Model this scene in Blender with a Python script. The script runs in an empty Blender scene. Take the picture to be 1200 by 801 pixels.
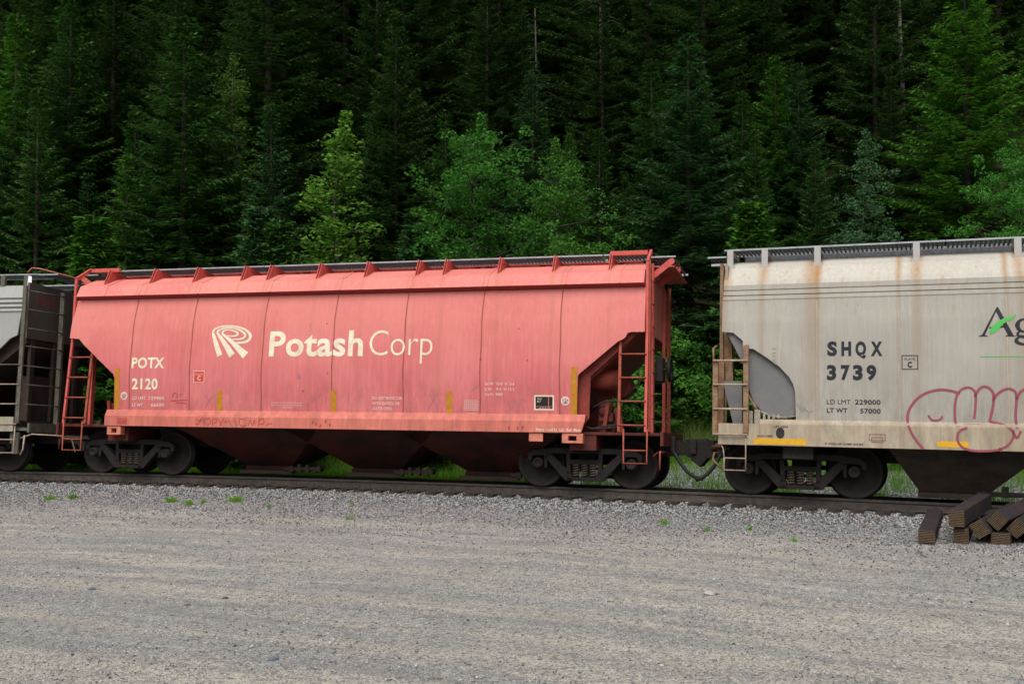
import bpy, bmesh, math, random
import numpy as np
from mathutils import Vector, Matrix
random.seed(7); rs = np.random.RandomState(11)
S = bpy.context.scene
col = S.collection
R = math.radians

# ---------------------------------------------------------------- camera, sky, sun, exposure
F = 1200.0; CX = 600.0; CY = 400.5; CAMZ = 2.115; PITCH = math.atan(39.5/F)
cam = bpy.data.cameras.new('camera'); camo = bpy.data.objects.new('camera', cam); col.objects.link(camo)
cam.sensor_width = 36; cam.lens = 36; cam.clip_end = 2000; cam.clip_start = .1
camo.location = (0, 0, CAMZ); camo.rotation_euler = (math.pi/2 + PITCH, 0, 0)
S.camera = camo
SUN_EL = R(54); SUN_AZ = R(196)      # azimuth clockwise from +Y: behind the camera
W = bpy.data.worlds.new('World'); S.world = W; W.use_nodes = True
wn = W.node_tree.nodes; wl = W.node_tree.links
sky = wn.new('ShaderNodeTexSky'); sky.sky_type = 'NISHITA'; sky.sun_disc = False
sky.sun_elevation = SUN_EL; sky.sun_rotation = SUN_AZ; sky.dust_density = 4; sky.air_density = 1
hs = wn.new('ShaderNodeHueSaturation'); hs.inputs['Saturation'].default_value = .32
wl.new(sky.outputs[0], hs.inputs['Color']); wl.new(hs.outputs[0], wn['Background'].inputs[0])
wn['Background'].inputs[1].default_value = .085
sl = bpy.data.lights.new('sun', 'SUN'); sl.energy = 2.1; sl.angle = R(50); sl.color = (1, .965, .91)
so = bpy.data.objects.new('sun', sl); col.objects.link(so)
sd = Vector((math.sin(SUN_AZ)*math.cos(SUN_EL), math.cos(SUN_AZ)*math.cos(SUN_EL), math.sin(SUN_EL)))
so.rotation_euler = (-sd).to_track_quat('-Z', 'Y').to_euler(); so.location = (0, 0, 60)
S.view_settings.view_transform = 'Standard'; S.view_settings.look = 'None'
S.view_settings.exposure = 0.5; S.view_settings.gamma = 1
S.view_settings.use_curve_mapping = False

# ---------------------------------------------------------------- helpers
def tag(o, label=None, cat=None, group=None, kind=None):
    if label: o['label'] = label
    if cat: o['category'] = cat
    if group: o['group'] = group
    if kind: o['kind'] = kind
    return o
def empty(name, loc=(0, 0, 0), rot=(0, 0, 0)):
    o = bpy.data.objects.new(name, None); col.objects.link(o)
    o.location = loc; o.rotation_euler = rot; o.empty_display_size = .3
    return o
def link(name, me, parent=None):
    o = bpy.data.objects.new(name, me); col.objects.link(o)
    if parent: o.parent = parent
    return o

class MB:
    def __init__(s): s.v = []; s.f = []; s.m = []; s.sm = []
    def add(s, vs, fs, m=0, smooth=False):
        b = len(s.v); s.v += [tuple(p) for p in vs]
        for f in fs: s.f.append([b+i for i in f]); s.m.append(m); s.sm.append(smooth)
        return s
    def box(s, a, b, m=0):
        x0, y0, z0 = a; x1, y1, z1 = b
        return s.add([(x0,y0,z0),(x1,y0,z0),(x1,y1,z0),(x0,y1,z0),(x0,y0,z1),(x1,y0,z1),(x1,y1,z1),(x0,y1,z1)],
                     [(0,3,2,1),(4,5,6,7),(0,1,5,4),(1,2,6,5),(2,3,7,6),(3,0,4,7)], m)
    def bar(s, p, q, w, h, m=0, up=(0,0,1)):
        p = Vector(p); q = Vector(q); d = (q-p).normalized(); u = Vector(up)
        if abs(d.dot(u)) > .95: u = Vector((0, 1, 0))
        sx = d.cross(u).normalized()*w/2; uz = sx.cross(d).normalized()*h/2
        vs = [p-sx-uz, p+sx-uz, p+sx+uz, p-sx+uz, q-sx-uz, q+sx-uz, q+sx+uz, q-sx+uz]
        return s.add(vs, [(0,1,2,3),(7,6,5,4),(0,4,5,1),(1,5,6,2),(2,6,7,3),(3,7,4,0)], m)
    def tube(s, pts, r, n=8, m=0, smooth=True):
        pts = [Vector(p) for p in pts]; rr = r if isinstance(r, (list, tuple)) else [r]*len(pts)
        vs = []; fs = []; prev = None
        for i, p in enumerate(pts):
            d = (pts[min(i+1, len(pts)-1)]-pts[max(i-1, 0)]).normalized()
            if prev is None:
                u = Vector((0,0,1)) if abs(d.z) < .9 else Vector((1,0,0))
                a = d.cross(u).normalized()
            else: a = (prev-d*prev.dot(d)).normalized()
            prev = a; b = d.cross(a)
            for k in range(n):
                t = 2*math.pi*k/n; vs.append(p+(a*math.cos(t)+b*math.sin(t))*rr[i])
        for i in range(len(pts)-1):
            for k in range(n):
                k2 = (k+1) % n; fs.append((i*n+k, i*n+k2, (i+1)*n+k2, (i+1)*n+k))
        s.add(vs, fs, m, smooth); b0 = len(s.v)-len(vs)
        s.f.append([b0+n-1-k for k in range(n)]); s.m.append(m); s.sm.append(False)
        e = b0+(len(pts)-1)*n; s.f.append([e+k for k in range(n)]); s.m.append(m); s.sm.append(False)
        return s
    def prism(s, outline, y0, y1, m=0):
        """outline in (x,z); extruded from y0 to y1"""
        n = len(outline)
        vs = [(x, y0, z) for x, z in outline]+[(x, y1, z) for x, z in outline]
        fs = [list(range(n)), list(range(2*n-1, n-1, -1))]
        for i in range(n):
            j = (i+1) % n; fs.append((i, i+n, j+n, j))
        return s.add(vs, fs, m)
    def lathe(s, prof, c=(0,0,0), axis='y', n=40, m=0, smooth=True):
        """prof: (offset along axis, radius)"""
        vs = []; fs = []; k = len(prof)
        for i in range(n):
            t = 2*math.pi*i/n
            for (o, r) in prof:
                if axis == 'y': vs.append((c[0]+r*math.cos(t), c[1]+o, c[2]+r*math.sin(t)))
                elif axis == 'x': vs.append((c[0]+o, c[1]+r*math.cos(t), c[2]+r*math.sin(t)))
                else: vs.append((c[0]+r*math.cos(t), c[1]+r*math.sin(t), c[2]+o))
        for i in range(n):
            j = (i+1) % n
            for q in range(k-1): fs.append((i*k+q, j*k+q, j*k+q+1, i*k+q+1))
        return s.add(vs, fs, m, smooth)
    def build(s, name, mats, parent=None, bevel=0):
        me = bpy.data.meshes.new(name)
        me.from_pydata(s.v, [], s.f)
        for m in (mats if isinstance(mats, (list, tuple)) else [mats]): me.materials.append(m)
        me.polygons.foreach_set('material_index', s.m)
        me.polygons.foreach_set('use_smooth', s.sm)
        bm = bmesh.new(); bm.from_mesh(me)
        bmesh.ops.recalc_face_normals(bm, faces=bm.faces); bm.to_mesh(me); bm.free()
        o = link(name, me, parent)
        if bevel:
            b = o.modifiers.new('bevel', 'BEVEL'); b.width = bevel; b.segments = 2; b.limit_method = 'ANGLE'; b.angle_limit = R(40)
        return o

def npmesh(name, V, Fc, mat, parent=None, colors=None, smooth=False, nper=4):
    """V (n,3), Fc (m,nper)"""
    me = bpy.data.meshes.new(name)
    V = np.asarray(V, np.float32); Fc = np.asarray(Fc, np.int32)
    me.vertices.add(len(V)); me.vertices.foreach_set('co', V.ravel())
    me.loops.add(Fc.size); me.loops.foreach_set('vertex_index', Fc.ravel())
    me.polygons.add(len(Fc)); me.polygons.foreach_set('loop_start', np.arange(0, Fc.size, Fc.shape[1], dtype=np.int32))
    me.update(calc_edges=True)
    if smooth: me.polygons.foreach_set('use_smooth', np.ones(len(Fc), bool))
    if colors is not None:
        at = me.color_attributes.new('Col', 'FLOAT_COLOR', 'POINT')
        c = np.ones((len(V), 4), np.float32); c[:, :3] = colors; at.data.foreach_set('color', c.ravel())
    me.materials.append(mat); me.validate()
    return link(name, me, parent)

# ---------------------------------------------------------------- materials
def mat(name, color, rough=.7, metal=0, spec=.3):
    m = bpy.data.materials.new(name); m.use_nodes = True
    b = m.node_tree.nodes['Principled BSDF']
    b.inputs['Base Color'].default_value = (*color, 1); b.inputs['Roughness'].default_value = rough
    b.inputs['Metallic'].default_value = metal; b.inputs['Specular IOR Level'].default_value = spec
    return m
class NT:
    def __init__(s, m): s.m = m; s.n = m.node_tree.nodes; s.l = m.node_tree.links; s.b = s.n['Principled BSDF']
    def coord(s, scale=(1,1,1), kind='Object'):
        t = s.n.new('ShaderNodeTexCoord'); mp = s.n.new('ShaderNodeMapping'); mp.inputs['Scale'].default_value = scale
        s.l.new(t.outputs[kind], mp.inputs[0]); return mp.outputs[0]
    def noise(s, vec, scale, detail=5, rough=.6):
        t = s.n.new('ShaderNodeTexNoise'); t.inputs['Scale'].default_value = scale
        t.inputs['Detail'].default_value = detail; t.inputs['Roughness'].default_value = rough
        s.l.new(vec, t.inputs['Vector']); return t.outputs['Fac']
    def ramp(s, v, a, b, ca=0, cb=1):
        t = s.n.new('ShaderNodeMapRange'); t.inputs['From Min'].default_value = a; t.inputs['From Max'].default_value = b
        t.inputs['To Min'].default_value = ca; t.inputs['To Max'].default_value = cb
        s.l.new(v, t.inputs['Value']); return t.outputs[0]
    def mix(s, fac, a, b, blend='MIX'):
        t = s.n.new('ShaderNodeMix'); t.data_type = 'RGBA'; t.blend_type = blend
        for k, v in ((0, fac), (6, a), (7, b)):
            if isinstance(v, (int, float)): t.inputs[k].default_value = v
            elif isinstance(v, (tuple, list)): t.inputs[k].default_value = (*v, 1)
            else: s.l.new(v, t.inputs[k])
        return t.outputs[2]
    def math(s, op, a, b=0, c=None):
        t = s.n.new('ShaderNodeMath'); t.operation = op
        for k, v in ((0, a), (1, b), (2, c)):
            if v is None: continue
            if isinstance(v, (int, float)): t.inputs[k].default_value = v
            else: s.l.new(v, t.inputs[k])
        return t.outputs[0]
    def bump(s, h, strength=.3, dist=.02):
        t = s.n.new('ShaderNodeBump'); t.inputs['Strength'].default_value = strength; t.inputs['Distance'].default_value = dist
        s.l.new(h, t.inputs['Height']); s.l.new(t.outputs[0], s.b.inputs['Normal'])
    def base(s, c): s.l.new(c, s.b.inputs['Base Color'])
    def xyz(s):
        t = s.n.new('ShaderNodeTexCoord'); q = s.n.new('ShaderNodeSeparateXYZ'); s.l.new(t.outputs['Object'], q.inputs[0]); return q.outputs

def car_paint(name, base, fade, rust, streak=.5, seams=(), seamcol=(.25,.07,.04), rough=.62, rustamt=.4, runs=(), topfade=None):
    """weathered painted steel: vertical streaks, fading, rust spots and runs below seams"""
    m = mat(name, base, rough); t = NT(m)
    c1 = t.coord((6, 6, .22)); n1 = t.noise(c1, 3.2, 6, .65)
    c2 = t.coord((1, 1, 1)); n2 = t.noise(c2, .7, 4, .5)
    c3 = t.coord((26, 26, .5)); n3 = t.noise(c3, 2.0, 4, .7)
    n4 = t.noise(c2, 7, 8, .75)
    col_ = t.mix(t.ramp(n2, .35, .65), base, fade)
    col_ = t.mix(t.ramp(n1, .48, .75, 0, streak), col_, tuple(min(1, c*1.22+.02) for c in fade))
    col_ = t.mix(t.ramp(n3, .5, .78, 0, .35*streak+.12), col_, tuple(c*.62 for c in base))
    n5 = t.noise(t.coord((9, 9, .35)), 1.1, 5, .7)
    col_ = t.mix(t.math('MULTIPLY', t.ramp(n5, .56, .74, 0, rustamt), t.ramp(n4, .35, .6, .35, 1)), col_, rust)
    X = t.xyz()
    wob = t.noise(t.coord((.2, .2, 2.2)), 1.5, 4, .7)
    for sx, wid, amt in runs:
        d = t.math('ABSOLUTE', t.math('SUBTRACT', t.math('ADD', X[0], t.math('MULTIPLY', t.math('SUBTRACT', wob, .5), .05)), sx))
        g = t.math('MULTIPLY', t.ramp(d, 0, wid, amt, 0), t.ramp(t.math('ADD', X[2], t.math('MULTIPLY', n2, 1.2)), 1.6, 4.4, .35, 1.15))
        col_ = t.mix(t.math('MULTIPLY', g, t.ramp(n1, .3, .7, .45, 1)), col_, seamcol)
    if topfade: col_ = t.mix(t.math('MULTIPLY', t.ramp(X[2], 1.9, 3.7, 0, .75), t.ramp(n2, .3, .6, .6, 1)), col_, topfade)
    gr = t.noise(t.coord((4, 4, 1.2)), 1.6, 6, .7)
    col_ = t.mix(t.math('MULTIPLY', t.ramp(X[2], 2.3, 1.25, 0, 1), t.ramp(gr, .40, .68, 0, .75)), col_, tuple(c*.55+.02 for c in base))
    col_ = t.mix(t.ramp(t.noise(t.coord((14, 14, .9)), 1.3, 5, .75), .60, .70, 0, .35), col_, tuple(c*.45+.02 for c in base))
    spots = t.ramp(n4, .69, .74, 0, .75)
    col_ = t.mix(spots, col_, tuple(c*.55 for c in rust))
    t.base(col_); t.l.new(t.ramp(n4, .3, .7, rough-.1, rough+.18), t.b.inputs['Roughness'])
    t.bump(t.noise(t.coord((1.5, 1.5, .9)), 1.7, 4, .5), .55, .035)
    return m
def dirty(name, base, second, scale=8, rough=.8, amt=(.4, .65), metal=0, bump=.25):
    m = mat(name, base, rough, metal); t = NT(m); n = t.noise(t.coord(), scale, 6, .7)
    t.base(t.mix(t.ramp(n, *amt), base, second)); t.bump(n, bump, .01); return m
M = {}
M['dark_red'] = dirty('dark_red_steel', (.11,.018,.013), (.045,.013,.010), 5, .75)
M['red_steel'] = dirty('red_painted_steel', (.55,.10,.085), (.42,.075,.055), 6, .65)
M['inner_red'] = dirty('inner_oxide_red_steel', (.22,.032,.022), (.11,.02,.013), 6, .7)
M['red_ladder'] = dirty('orange_red_steel', (.34,.075,.045), (.20,.045,.025), 9, .65)
M['truck'] = dirty('grimy_black_steel', (.012,.0105,.010), (.023,.018,.016), 7, .85)
M['wheel'] = dirty('brown_wheel_steel', (.013,.010,.010), (.026,.018,.015), 5, .8)
M['tread'] = dirty('bare_wheel_rim', (.04,.036,.036), (.03,.024,.022), 9, .5, metal=.5)
M['black'] = dirty('black_steel', (.018,.017,.017), (.035,.028,.024), 9, .8)
M['rubber'] = mat('black_rubber', (.015,.015,.016), .6)
M['grate'] = dirty('grey_galvanised_grating', (.085,.09,.10), (.045,.048,.055), 14, .6, metal=.2)
M['grate_edge'] = dirty('pale_galvanised_edge', (.36,.37,.39), (.24,.25,.27), 9, .55, metal=.3)
M['pad'] = dirty('orange_bracket_steel', (.58,.20,.13), (.40,.12,.08), 9, .6)
M['white_text'] = dirty('cream_lettering_paint', (.72,.66,.52), (.60,.50,.36), 5, .7, bump=.05)
M['small_text'] = dirty('small_cream_lettering', (.70,.50,.44), (.62,.40,.36), 5, .7, bump=.05)
M['navy_text'] = dirty('navy_lettering_paint', (.009,.010,.018), (.018,.018,.024), 9, .6, bump=.05)
M['green_text'] = mat('green_leaf_paint', (.07,.40,.08), .6)
M['yellow_tape'] = dirty('ochre_reflective_tape', (.46,.20,.012), (.36,.15,.012), 12, .5)
M['yellow_bright'] = dirty('yellow_reflective_tape', (.62,.34,.012), (.50,.27,.02), 12, .5)
M['graffiti'] = dirty('crimson_spray_paint', (.27,.055,.085), (.22,.06,.08), 14, .7, bump=.02)
M['red_mark'] = dirty('red_marker_scrawl', (.38,.03,.03), (.34,.05,.05), 14, .7, bump=.02)
M['grey_mark'] = dirty('faint_grey_chalk', (.36,.14,.17), (.40,.13,.15), 14, .8, bump=.02)
M['grey_mark2'] = dirty('faint_dark_chalk', (.22,.19,.17), (.3,.25,.21), 14, .8, bump=.02)
M['plate_red'] = mat('red_sticker', (.50,.05,.04), .5)
M['plate_black'] = mat('black_sticker', (.012,.013,.014), .5)
M['seam_red'] = dirty('rusty_seam', (.30,.07,.055), (.20,.05,.03), 3, .8)
M['seam_beige'] = dirty('grimy_seam', (.32,.25,.19), (.42,.35,.27), 3, .8)
M['plate_grey'] = dirty('primer_grey_plate', (.135,.135,.14), (.17,.16,.15), 3, .7)
M['rust_post'] = dirty('rusty_tan_steel', (.24,.165,.105), (.16,.075,.03), 7, .75, (.4, .62))
M['pale_bar'] = dirty('pale_worn_bar', (.36,.30,.24), (.26,.16,.10), 12, .5)
M['spring'] = dirty('rusty_spring', (.10,.07,.055), (.06,.045,.04), 14, .7)
M['olive_post'] = dirty('olive_grey_steel', (.12,.11,.085), (.07,.063,.05), 7, .75)
M['rail'] = dirty('rusty_rail_steel', (.045,.038,.033), (.085,.07,.06), 9, .75, bump=.3)
M['rail_top'] = dirty('worn_rail_head', (.12,.115,.11), (.06,.055,.05), 6, .45, metal=.5)
M['creosote'] = dirty('creosoted_timber', (.022,.016,.013), (.055,.043,.034), 6, .9, bump=.6)

# ---------------------------------------------------------------- track geometry
QA, QB, QC = -7.1938e-3, -.336269, 19.9395          # plan curve of the near rail head
def rail_y(x):
    if x < -13: s = 2*QA*-13+QB; return QA*169+QB*-13+QC+s*(x+13)
    if x > 9: s = 2*QA*9+QB; return QA*81+QB*9+QC+s*(x-9)
    return QA*x*x+QB*x+QC
def rail_slope(x): x = min(max(x, -13), 9); return 2*QA*x+QB
CANT = R(4)
def frame2(a, b):
    a = Vector(a); b = Vector(b); X = (b-a).normalized(); up = Vector((0,0,1)); Yh = up.cross(X)
    Yc = Yh*math.cos(CANT)-up*math.sin(CANT); Z = X.cross(Yc)
    Rm = Matrix((X, Yc, Z)).transposed(); return a, Rm, (b-a).length
def ray(px, py):
    x = (px-CX)/F; z = -(py-CY)/F; c, s = math.cos(PITCH), math.sin(PITCH)
    return Vector((x, c-z*s, s+z*c))
def rail_pt(px):
    lo, hi = -20., 20.
    for _ in range(50):
        m = (lo+hi)/2; Y = rail_y(m); yy = Y*math.cos(PITCH)-CAMZ*math.sin(PITCH)
        if CX+F*m/yy < px: lo = m
        else: hi = m
    return Vector((m, rail_y(m), 0))
class Frame:
    def __init__(s, origin, Rm): s.O = origin; s.R = Rm
    def at(s, px, py, side_y, it=3):
        """point of the car's side surface (side_y: function z -> y, or number) seen in direction px,py"""
        d = s.R.transposed() @ ray(px, py); o = s.R.transposed() @ (Vector((0,0,CAMZ))-s.O)
        y = side_y if not callable(side_y) else side_y(2.3)
        for _ in range(6):
            t = (y-o.y)/d.y; p = o+d*t
            if not callable(side_y): break
            y = side_y(p.z)
        return p
    def root(s, name):
        o = empty(name); o.matrix_world = Matrix.Translation(s.O) @ s.R.to_4x4(); return o

# ---------------------------------------------------------------- ground
def zone_d(x, y):
    """signed metres from the near rail, + towards the camera"""
    sl_ = np.clip(x, -13, 9)*2*QA+QB
    ry = np.where(x < -13, QA*169-QB*13+QC+(2*QA*-13+QB)*(x+13), np.where(x > 9, QA*81+QB*9+QC+(2*QA*9+QB)*(x-9), QA*x*x+QB*x+QC))
    return (ry-y)/np.sqrt(1+sl_**2)
def ground_z(x, y):
    d = zone_d(x, y)
    z = np.interp(d, [-150,-90,-40,-9,-6,-3.6,-2.4,-1.6,-.1,.35,.9,1.6,2.6,8,40], [96,62,22,-.1,-.55,-.55,-.42,-.29,-.19,-.195,-.215,-.235,-.26,-.26,-.2])
    und = .03*np.sin(x*.7+y*.3)*np.sin(y*.9-x*.2)+.015*np.sin(x*2.1-y*1.3)
    amp = np.interp(d, [-90,-40,-9,-3,-2,1.5,4], [20,14,3,.6,0,0,.7])
    rut = -.022*np.exp(-((d-6.9)/.35)**2)-.022*np.exp(-((d-8.6)/.4)**2)-.018*np.exp(-((d-4.1)/.3)**2)+.02*np.exp(-((d-3.3)/.35)**2)
    return z+und*amp+rut
gx = np.concatenate([np.linspace(-160,-20,36)[:-1], np.arange(-20,16,.16), np.linspace(16,160,36)])
gy = np.concatenate([np.linspace(-30,2,17)[:-1], np.arange(2,30,.14), np.linspace(30,170,60)])
GX, GY = np.meshgrid(gx, gy, indexing='ij'); GZ = ground_z(GX, GY)
nx, ny = GX.shape; idx = np.arange(nx*ny).reshape(nx, ny)
Fg = np.stack([idx[:-1,:-1], idx[1:,:-1], idx[1:,1:], idx[:-1,1:]], -1).reshape(-1, 4)
gm = mat('gravel_yard', (.3,.29,.27), .95, spec=.15); t = NT(gm)
at = t.n.new('ShaderNodeAttribute'); at.attribute_name = 'Col'
sep = t.n.new('ShaderNodeSeparateColor'); t.l.new(at.outputs['Color'], sep.inputs[0])
dd = t.math('SUBTRACT', t.math('MULTIPLY', sep.outputs[0], 100), 50)   # metres from the rail
obc = t.coord(kind='Object')
wob = t.noise(obc, .35, 4, .6); wob2 = t.noise(obc, 2.3, 5, .7)
dw = t.math('ADD', dd, t.math('MULTIPLY', t.math('SUBTRACT', wob, .5), 1.6))
# stretched noise along the track: wheel tracks
cmb = t.n.new('ShaderNodeCombineXYZ'); X_ = t.xyz(); t.l.new(t.math('MULTIPLY', X_[0], .09), cmb.inputs[0]); t.l.new(t.math('MULTIPLY', dd, 1.15), cmb.inputs[1])
band = t.noise(cmb.outputs[0], 1.5, 4, .6)
peb = t.n.new('ShaderNodeTexVoronoi'); peb.inputs['Scale'].default_value = 42; t.l.new(obc, peb.inputs['Vector'])
peb0 = t.n.new('ShaderNodeTexVoronoi'); peb0.inputs['Scale'].default_value = 17; t.l.new(obc, peb0.inputs['Vector'])
rgb0 = t.n.new('ShaderNodeSeparateColor'); t.l.new(peb0.outputs['Color'], rgb0.inputs[0])
peb2 = t.n.new('ShaderNodeTexVoronoi'); peb2.inputs['Scale'].default_value = 95; t.l.new(obc, peb2.inputs['Vector'])
fine = t.noise(obc, 60, 6, .8)
grey = t.mix(t.ramp(fine, .36, .64), (.150,.149,.142), (.49,.478,.447))
tanc = t.mix(t.ramp(fine, .33, .67), (.34,.310,.255), (.57,.525,.445))
c = t.mix(t.ramp(t.math('ADD', band, t.math('MULTIPLY', t.math('SUBTRACT', wob2, .5), .45)), .42, .57), grey, tanc)
rgb2 = t.n.new('ShaderNodeSeparateColor'); t.l.new(peb.outputs['Color'], rgb2.inputs[0])
rgb3 = t.n.new('ShaderNodeSeparateColor'); t.l.new(peb2.outputs['Color'], rgb3.inputs[0])
c = t.mix(t.ramp(rgb2.outputs[0], .66, .9, 0, .7), c, (.085,.09,.10))
c = t.mix(t.ramp(rgb3.outputs[1], .6, .95, 0, .6), c, (.50,.49,.475))
c = t.mix(t.ramp(rgb3.outputs[0], .62, .9, 0, .75), c, (.075,.075,.08))
cm2 = t.n.new('ShaderNodeCombineXYZ'); t.l.new(t.math('MULTIPLY', X_[0], .22), cm2.inputs[0]); t.l.new(t.math('ADD', t.math('MULTIPLY', dd, 1.9), t.math('MULTIPLY', wob, .8)), cm2.inputs[1])
patch = t.noise(cm2.outputs[0], 1.9, 7, .68)
c = t.mix(t.ramp(patch, .46, .66, 0, .45), c, (.15,.15,.15))
c = t.mix(t.ramp(patch, .42, .30, 0, .6), c, (.48,.455,.415))
c = t.mix(t.ramp(t.noise(obc, 9, 5, .75), .52, .70, 0, .6), c, (.085,.085,.088))
c = t.mix(t.math('MULTIPLY', t.ramp(rgb0.outputs[0], .86, .9), t.ramp(peb0.outputs['Distance'], .45, .3)), c, t.mix(rgb0.outputs[1], (.06,.065,.075), (.42,.41,.39)))
# ballast shoulder close to the track is greyer, stone by stone
stone = t.mix(rgb2.outputs[1], (.05,.053,.06), (.34,.34,.345))
c = t.mix(t.ramp(dw, 4.6, .8, 0, .9), c, stone)
vx = t.ramp(t.math('ADD', X_[0], t.math('MULTIPLY', wob2, 2)), 1.6, 2.6)
verge = t.mix(t.ramp(wob2, .4, .6), (.06,.11,.02), (.12,.13,.06))
verge = t.mix(t.math('MULTIPLY', vx, t.ramp(dd, -8.5, -7)), verge, stone)
c = t.mix(t.ramp(t.math('ADD', dd, t.math('MULTIPLY', t.math('SUBTRACT', wob2, .5), 1.5)), -2.5, -3.0), c, verge)
c = t.mix(t.ramp(dd, -8, -10), c, t.mix(t.ramp(wob2, .4, .6), (.02,.035,.010), (.035,.030,.018)))
t.base(c)
hb = t.math('ADD', t.math('MULTIPLY', peb.outputs['Distance'], -1), t.math('MULTIPLY', fine, .8))
t.bump(hb, .7, .02)
D = zone_d(GX, GY); cc = np.zeros((nx*ny, 3)); cc[:, 0] = np.clip((D.ravel()+50)/100, 0, 1)
g = npmesh('ground', np.stack([GX.ravel(), GY.ravel(), GZ.ravel()], 1), Fg, gm, colors=cc, smooth=True)
tag(g, kind='structure')

# ---------------------------------------------------------------- loose stones (ballast, road pebbles)
sm = mat('loose_stone', (.3,.3,.3), .9, spec=.15); t = NT(sm)
at = t.n.new('ShaderNodeAttribute'); at.attribute_name = 'Col'
t.base(t.mix(t.ramp(t.noise(t.coord(), 70, 4, .7), .3, .7), at.outputs['Color'], (.5,.5,.5), 'MULTIPLY')); t.l.new(at.outputs['Color'], t.b.inputs['Base Color'])
OCT = np.array([(1,0,0),(-1,0,0),(0,1,0),(0,-1,0),(0,0,1),(0,0,-1)], float)
OF = np.array([(0,2,4),(2,1,4),(1,3,4),(3,0,4),(2,0,5),(1,2,5),(3,1,5),(0,3,5)])
def stones(name, x, y, size, cols, label, cat):
    n = len(x); z = ground_z(x, y)
    base = OCT[None]*(1+.35*rs.uniform(-1, 1, (n, 6, 1)))+rs.uniform(-.3, .3, (n, 6, 3))
    base[:, :, 2] *= .7
    a = rs.uniform(0, 6.28, n); ca, sa = np.cos(a), np.sin(a)
    bx = base[:,:,0]*ca[:,None]-base[:,:,1]*sa[:,None]; by = base[:,:,0]*sa[:,None]+base[:,:,1]*ca[:,None]
    V = np.stack([bx, by, base[:,:,2]], -1)*size[:,None,None]*.5
    V[:,:,0] += x[:,None]; V[:,:,1] += y[:,None]; V[:,:,2] += (z+size*.16)[:,None]
    Fq = (OF[None]+(np.arange(n)*6)[:,None,None]).reshape(-1, 3)
    o = npmesh(name, V.reshape(-1, 3), Fq, sm, colors=np.repeat(cols, 6, 0))
    tag(o, label, cat, kind='stuff')
def stone_cols(n, tan=.1, lo=.1, hi=.5, p=1.3):
    v = lo+(hi-lo)*rs.uniform(0, 1, n)**p
    c = np.stack([v, v*1.0, v*1.03], 1); k = rs.uniform(0, 1, n) < tan
    c[k] *= np.array([1.15, .95, .75]); return c
def at_d(x, d):   # y for a distance d in front of the near rail
    sl_ = np.clip(x, -13, 9)*2*QA+QB
    ry = np.where(x < -13, QA*169-QB*13+QC+(2*QA*-13+QB)*(x+13), np.where(x > 9, QA*81+QB*9+QC+(2*QA*9+QB)*(x-9), QA*x*x+QB*x+QC))
    return ry-d*np.sqrt(1+sl_**2)
n = 70000; x = rs.uniform(-14.5, 10, n); d = .08+4.6*rs.beta(1.0, 2.6, n)+.25*np.sin(x*1.1); y = at_d(x, d)
n2 = 30000; x2 = np.concatenate([rs.uniform(-14.5, 10, 12000), rs.uniform(1.2, 12, 18000)]); d2 = np.concatenate([-.1-2.7*rs.uniform(0, 1, 12000), -.6-8*rs.uniform(0, 1, 18000)]); y2 = at_d(x2, d2)
x = np.concatenate([x, x2]); y = np.concatenate([y, y2])
stones('ballast', x, y, rs.uniform(.016, .052, len(x))*np.where(zone_d(x, y) > 1.6, .7, 1), stone_cols(len(x), .14, .035, .42, 1.5), 'crushed grey ballast stones heaped along the rails', 'ballast')
n = 42000; x = rs.uniform(-14.5, 10.5, n); d = 1.4+4.6*rs.beta(1.1, 1.9, n); y = at_d(x, d); cl_ = np.sin(x*1.9+np.sin(d*2.6))*np.sin(d*3.1+x*.3)
k = rs.uniform(-1.6, 1, n) < cl_; x = x[k]; y = y[k]
stones('coarse_gravel', x, y, .010+.026*rs.uniform(0, 1, len(x))**1.8, stone_cols(len(x), .3, .045, .5, 1.5), 'coarse mixed gravel spread between the ballast and the yard', 'gravel')
n = 110000; yy = 4.5+15*rs.uniform(0, 1, n)**.8; xx = rs.uniform(-.58, .58, n)*yy*1.05
k = zone_d(xx, yy) > 1.2; xx = xx[k]; yy = yy[k]
clump = np.sin(xx*1.7+np.sin(yy*1.3)*2)*np.sin(yy*2.3+xx*.4)
k = rs.uniform(-1.4, 1, len(xx)) < clump; xx = xx[k]; yy = yy[k]
sz = .008+.016*rs.uniform(0, 1, len(xx))**2.5+.022*(rs.uniform(0, 1, len(xx)) > .985)
stones('pebbles', xx, yy, sz, stone_cols(len(xx), .2, .06, .55, 1.2), 'small loose pebbles scattered over the gravel yard', 'pebbles')
# a few larger pale stones lying on the yard
def bigstone(px, py, size, colr, label):
    dv = ray(px, py); X, Y = 0, 0
    tt = (-.25-CAMZ)/dv.z; X, Y = dv.x*tt, dv.y*tt; z = float(ground_z(np.array([X]), np.array([Y]))[0])
    bm = bmesh.new(); bmesh.ops.create_icosphere(bm, subdivisions=3, radius=1)
    rr = random.Random(px); ph = [rr.uniform(0, 6) for _ in range(6)]
    for v in bm.verts:
        k = 1+.16*math.sin(3*v.co.x+ph[0])*math.sin(2.5*v.co.y+ph[1])+.1*math.sin(5*v.co.z+ph[2]+3*v.co.x)
        v.co = Vector((v.co.x*size*k, v.co.y*size*.7*k, v.co.z*size*.38*k))
    me = bpy.data.meshes.new('stone'); bm.to_mesh(me); bm.free()
    me.materials.append(dirty('stone_'+str(px), colr, tuple(c*.7 for c in colr), 25, .9, bump=.5))
    o = link('stone', me); o.location = (X, Y, z+size*.2); tag(o, label, 'stone', 'larger stones lying on the gravel yard')
bigstone(833, 696, .075, (.36,.35,.33), 'flat pale oval stone, largest on the open gravel, right of centre')
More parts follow.
